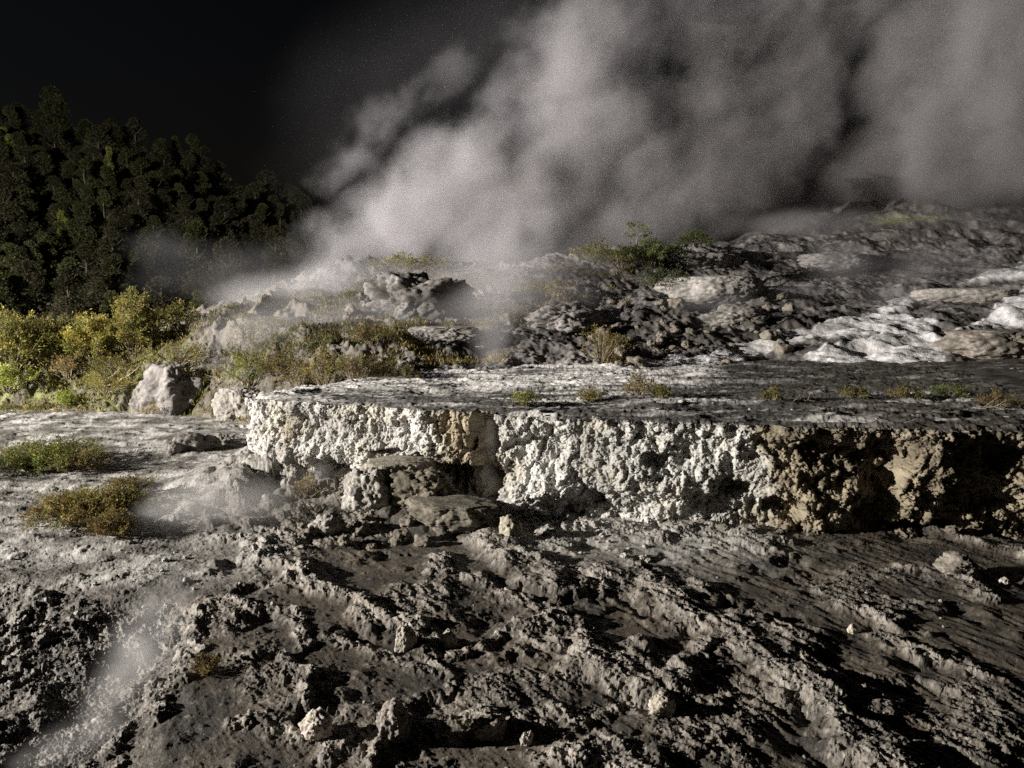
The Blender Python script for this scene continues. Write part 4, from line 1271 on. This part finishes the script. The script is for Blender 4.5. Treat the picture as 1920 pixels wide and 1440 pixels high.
while len(cand) < 265:
    y = 42 + 46 * r.random() ** .8; u = r.uniform(-.76, -.12); x = u * y
    if all((x - a) ** 2 + (y - b) ** 2 > 1.9 for a, b in cand):
        cand.append((x, y))
X = np.array([c[0] for c in cand]); Y = np.array([c[1] for c in cand]); Z = hill_z(X, Y)
for k in range(len(cand)):
    i = r.randrange(7)
    s = r.uniform(.55, .95) * (.8 + .25 * (Y[k] - 42) / 46)
    plant_tree(KINDS_T[i], float(X[k]), float(Y[k]), float(Z[k]), s, r.uniform(0, 6.28),
               ["dark dense evergreen among many alike in the wood on the hill", "taller mid green pointed tree among many alike on the wooded hill"][i > 3],
               ["dark evergreens of the wooded hill", "pointed trees of the wooded hill"][i > 3], r.uniform(1.0, 1.5))
# scrub that fills the wood between the trees
n = 90000
y = 40 + 50 * rs.rand(n); x = y * rs.uniform(-.78, -.02, n); z = hill_z(x, y)
clump = fbm(x * .5, y * .5, 5, 3)
C = np.stack([x, y, z + np.clip(.9 + 1.6 * clump, 0, 2.6) * rs.rand(n)], 1)
cc = np.array(FD)[rs.randint(3, size=n)] * (.6 + .8 * rs.rand(n, 1)) * (1 + .5 * clump)[:, None]
a, f, c = leaves(C, rs.normal(size=(n, 3)), .24, rs, np.clip(cc, .01, 1), .7)
tag(add_obj("forest_undergrowth", mesh_from("forest_undergrowth", a, f, c, smooth=False), MAT_LEAF), kind="stuff")
# ------------------------------------------------------------------ steam: real volumes, each grown from soft blobs and noise
def steam_material(name, density, color=(.90, .88, .89), aniso=.25):
    m = bpy.data.materials.new(name); m.use_nodes = True
    nt = m.node_tree; nt.nodes.clear()
    o = nt.nodes.new("ShaderNodeOutputMaterial"); v = nt.nodes.new("ShaderNodeVolumePrincipled")
    v.inputs["Color"].default_value = (*color, 1); v.inputs["Density"].default_value = density
    v.inputs["Anisotropy"].default_value = aniso
    nt.links.new(v.outputs[0], o.inputs["Volume"])
    m.cycles.volume_sampling = 'DISTANCE' if name in ('great plume', 'right column') else 'MULTIPLE_IMPORTANCE'
    return m


def steam(label_name, blobs, voxel, density, scale, amp, thr, warp, label, seed=0.0, aniso=.25, detail=5.0, lo_cut=None, gain=2.2, lean=True):
    """blobs: (px, py, y distance, half width px, half height px, half depth m, weight)"""
    B = []
    for px, py, d, rx, ry, dep, w in blobs:
        x, y, z = at_d(px, py, d)
        B.append((Vector((x, y, z)), Vector((rx * d / F, dep, ry * d / F)), w))
    lo = [min(b[0][k] - 1.9 * b[1][k] for b in B) for k in range(3)]
    hi = [max(b[0][k] + 1.9 * b[1][k] for b in B) for k in range(3)]
    if lo_cut is not None: lo[2] = max(lo[2], lo_cut)
    ng = bpy.data.node_groups.new(label_name, 'GeometryNodeTree')
    ng.interface.new_socket("Geometry", in_out='INPUT', socket_type='NodeSocketGeometry')
    ng.interface.new_socket("Geometry", in_out='OUTPUT', socket_type='NodeSocketGeometry')
    N, L = ng.nodes, ng.links
    go = N.new("NodeGroupOutput"); N.new("NodeGroupInput")
    pos = N.new("GeometryNodeInputPosition")

    def vm(op, a, b=None):
        n = N.new("ShaderNodeVectorMath"); n.operation = op
        for i, q in enumerate((a, b)):
            if q is None: continue
            if hasattr(q, "is_output"): L.new(q, n.inputs[i])
            else: n.inputs[i].default_value = q
        return n.outputs["Value"] if op in ('DOT_PRODUCT', 'LENGTH') else n.outputs["Vector"]

    def mt(op, a, b=None, c=None, clamp=False):
        n = N.new("ShaderNodeMath"); n.operation = op; n.use_clamp = clamp
        for i, q in enumerate((a, b, c)):
            if q is None: continue
            if hasattr(q, "is_output"): L.new(q, n.inputs[i])
            else: n.inputs[i].default_value = q
        return n.outputs[0]

    off = vm('ADD', pos.outputs[0], (seed * 17.1, seed * 5.3, seed * 9.7))
    nw = N.new("ShaderNodeTexNoise"); nw.inputs["Scale"].default_value = scale * .6; nw.inputs["Detail"].default_value = 3
    L.new(off, nw.inputs["Vector"])
    wv = vm('MULTIPLY', vm('SUBTRACT', nw.outputs["Color"], (.5, .5, .5)), (warp, warp, warp))
    p2 = vm('ADD', pos.outputs[0], wv)
    tot = None
    for c, r_, w in B:
        q = vm('MULTIPLY', vm('SUBTRACT', p2, tuple(c)), (1 / r_.x, 1 / r_.y, 1 / r_.z))
        e = mt('MULTIPLY', mt('EXPONENT', mt('MULTIPLY', vm('DOT_PRODUCT', q, q), -1.0)), w)
        tot = e if tot is None else mt('ADD', tot, e)
    tot = mt('MINIMUM', tot, 1.25)
    n2 = N.new("ShaderNodeTexNoise"); n2.inputs["Scale"].default_value = scale; n2.inputs["Detail"].default_value = detail
    n2.inputs["Roughness"].default_value = .63
    # streaked along the drift, up and to the right
    dr = Vector((.72, .1, .69)).normalized()
    al = mt('MULTIPLY', vm('DOT_PRODUCT', off, tuple(dr)), -.28 if lean else 0.0)
    comb = N.new("ShaderNodeCombineXYZ")
    for k in range(3): L.new(mt('MULTIPLY', al, dr[k]), comb.inputs[k])
    L.new(vm('ADD', vm('ADD', off, wv), comb.outputs[0]), n2.inputs["Vector"])
    ns = mt('MULTIPLY', mt('SUBTRACT', n2.outputs[0], .5), amp)
    # noise only eats into or puffs out what is already steam
    f = mt('SUBTRACT', mt('ADD', tot, mt('MULTIPLY', ns, mt('POWER', tot, .6))), thr)
    f = mt('MULTIPLY', mt('MAXIMUM', f, 0.0), gain)
    f = mt('POWER', f, 1.25)
    vc = N.new("GeometryNodeVolumeCube")
    L.new(f, vc.inputs["Density"])
    vc.inputs["Min"].default_value = lo; vc.inputs["Max"].default_value = hi
    for k, nm in enumerate(("Resolution X", "Resolution Y", "Resolution Z")):
        vc.inputs[nm].default_value = max(8, int((hi[k] - lo[k]) / voxel))
    sm_ = N.new("GeometryNodeSetMaterial"); mat = steam_material(label_name, density, aniso=aniso)
    sm_.inputs["Material"].default_value = mat
    L.new(vc.outputs[0], sm_.inputs[0]); L.new(sm_.outputs[0], go.inputs[0])
    me = bpy.data.meshes.new("steam"); me.materials.append(mat)
    o = add_obj("steam", me)
    md = o.modifiers.new("steam", 'NODES'); md.node_group = ng
    tag(o, label, "steam", None, "stuff")
    return o


# the great plume behind the ridge
steam("great plume", [
    (575, 478, 38, 75, 50, 1.4, .48), (640, 440, 38, 80, 60, 1.61, .7), (720, 410, 39, 80, 80, 1.61, .8), (800, 370, 39, 80, 90, 1.86, .85), (880, 310, 39, 70, 90, 1.74, .9), (860, 450, 39, 160, 60, 1.86, .8),
    (970, 380, 39, 120, 100, 2.11, .75), (1040, 230, 40, 110, 130, 2.23, .62), (1100, 130, 41, 110, 110, 2.48, .58), (1060, 60, 42, 90, 90, 2.11, .45), (1180, 300, 41, 150, 130, 2.48, .6), (1150, 430, 41, 160, 70, 2.48, .75),
    (1330, 380, 43, 120, 80, 2.48, .75), (1330, 220, 43, 170, 130, 2.48, .55), (1470, 260, 44, 120, 90, 2.48, .55), (1520, 150, 45, 150, 90, 2.48, .5), (1260, 40, 44, 200, 110, 2.48, .48), (1540, 0, 46, 220, 110, 2.48, .48),
    (1450, 390, 48, 130, 60, 2.48, .65), (840, 150, 42, 130, 100, 1.86, .42), (720, 260, 42, 130, 90, 1.86, .40), (1350, -80, 45, 300, 90, 2.48, .45), (620, 340, 42, 90, 60, 1.86, .34),
], .18, .34, .44, 2.8, .36, 2.6, "great billowing plume of steam rising behind the ridge", 1.0)
steam("right column", [
    (1560, 400, 50, 90, 40, 1.86, .65), (1640, 375, 48, 110, 50, 1.86, .75), (1720, 320, 46, 100, 70, 1.98, .8), (1790, 235, 44, 110, 90, 1.98, .85), (1850, 140, 43, 105, 110, 1.98, .95), (1890, 20, 43, 110, 120, 2.11, 1.0),
    (1960, 230, 43, 150, 150, 2.11, .85), (1860, 340, 46, 150, 65, 1.98, .8), (2030, 60, 43, 170, 170, 2.11, .85), (1960, -100, 43, 180, 110, 2.11, .85), (1600, 330, 46, 90, 60, 1.86, .5), (1690, 130, 45, 110, 100, 1.86, .5), (1640, 30, 45, 140, 100, 1.86, .48), (1700, 220, 46, 120, 90, 1.86, .5),
], .22, .38, .40, 2.6, .32, 2.6, "leaning column of steam above the top of the slope", 2.0)
steam("slope veil", [
    (930, 690, 20.6, 30, 40, .7, .8), (930, 630, 21.5, 45, 50, .9, .8), (930, 560, 24, 70, 60, 1.4, .75), (950, 490, 29, 110, 60, 2, .7),
    (560, 560, 29, 120, 50, 2, .7), (640, 520, 30.5, 130, 45, 1.6, .75), (500, 620, 24.5, 130, 50, 1.6, .5), (700, 600, 24, 180, 70, 1.6, .5), (1050, 560, 25, 130, 60, 1.5, .45), (430, 570, 29, 80, 36, 1.5, .3),
(1080, 500, 31, 120, 40, 1.5, .5), (820, 540, 29, 120, 45, 1.5, .5),
], .16, .27, .5, 1.6, .22, 1.0, "thin column of steam drifting up the middle slope", 3.0)
steam("wood wisp", [
    (300, 460, 37, 90, 30, 2, .5), (360, 500, 37, 110, 45, 2, .6), (430, 540, 36, 100, 40, 2, .7), (500, 490, 37, 60, 50, 2, .7), (250, 530, 37, 80, 25, 2, .4),
], .2, .018, .6, 2.0, .24, 1.2, "faint wisp of steam hanging before the wooded hill", 4.0)
steam("slope haze", [
    (1560, 490, 33, 60, 50, 1.5, .6), (1750, 500, 33, 180, 50, 1.5, .5), (1500, 540, 29, 160, 30, 1.2, .45), (1330, 570, 26, 130, 25, 1.2, .55), (1690, 560, 29, 60, 40, 1.0, .5),
    (1800, 420, 42, 220, 35, 2, .55), (1550, 430, 42, 120, 30, 2, .5),
(1440, 420, 41, 120, 35, 2, .6), (1700, 395, 48, 200, 30, 2, .6),
], .2, .24, .45, 1.6, .22, 1.2, "low steam creeping over the grey slope above the terrace", 5.0)
steam("flat wisp", [
    (270, 985, 11.4, 22, 36, .35, .8), (330, 960, 11.6, 60, 45, .5, .85), (420, 935, 11.8, 70, 45, .6, .65), (500, 945, 11.7, 60, 40, .5, .6), (360, 900, 12.4, 90, 40, .7, .4), (560, 900, 12.6, 60, 40, .5, .35),
    (600, 880, 13.2, 25, 25, .3, .5),
], .07, .45, 1.3, 1.6, .22, .45, "bank of steam lying on the pale flats before the cliff corner", 6.0)
steam("trough wisp", [
    (50, 1440, 5.6, 80, 30, .2, .6), (130, 1415, 5.9, 75, 36, .2, .65), (180, 1355, 6.2, 65, 60, .25, .65), (225, 1280, 6.6, 65, 70, .28, .75), (265, 1205, 7.0, 70, 70, .3, .8), (310, 1140, 7.4, 80, 60, .3, .55), (340, 1070, 8.0, 100, 50, .35, .35),
], .04, .75, 2.4, 2.2, .26, .35, "narrow wisp of steam rising out of the dark trough near the camera", 7.0)
steam("cleft wisp", [
    (920, 810, 12.6, 16, 50, .25, .6), (915, 900, 12.3, 30, 40, .3, .5), (950, 960, 11.8, 50, 26, .3, .5), (1090, 930, 11.9, 50, 30, .25, .4),
], .06, .5, 1.4, 1.3, .22, .3, "thin steam seeping from the cleft in the middle of the cliff", 8.0)

steam("steam drift", [
    (640, 300, 44, 160, 120, 3, .6), (820, 130, 44, 220, 130, 3, .7), (1000, 30, 45, 220, 120, 3, .7),
], .35, .011, .22, 1.3, .16, 2.0, "faint veil of steam fading into the night sky beside the great plume", 9.0)
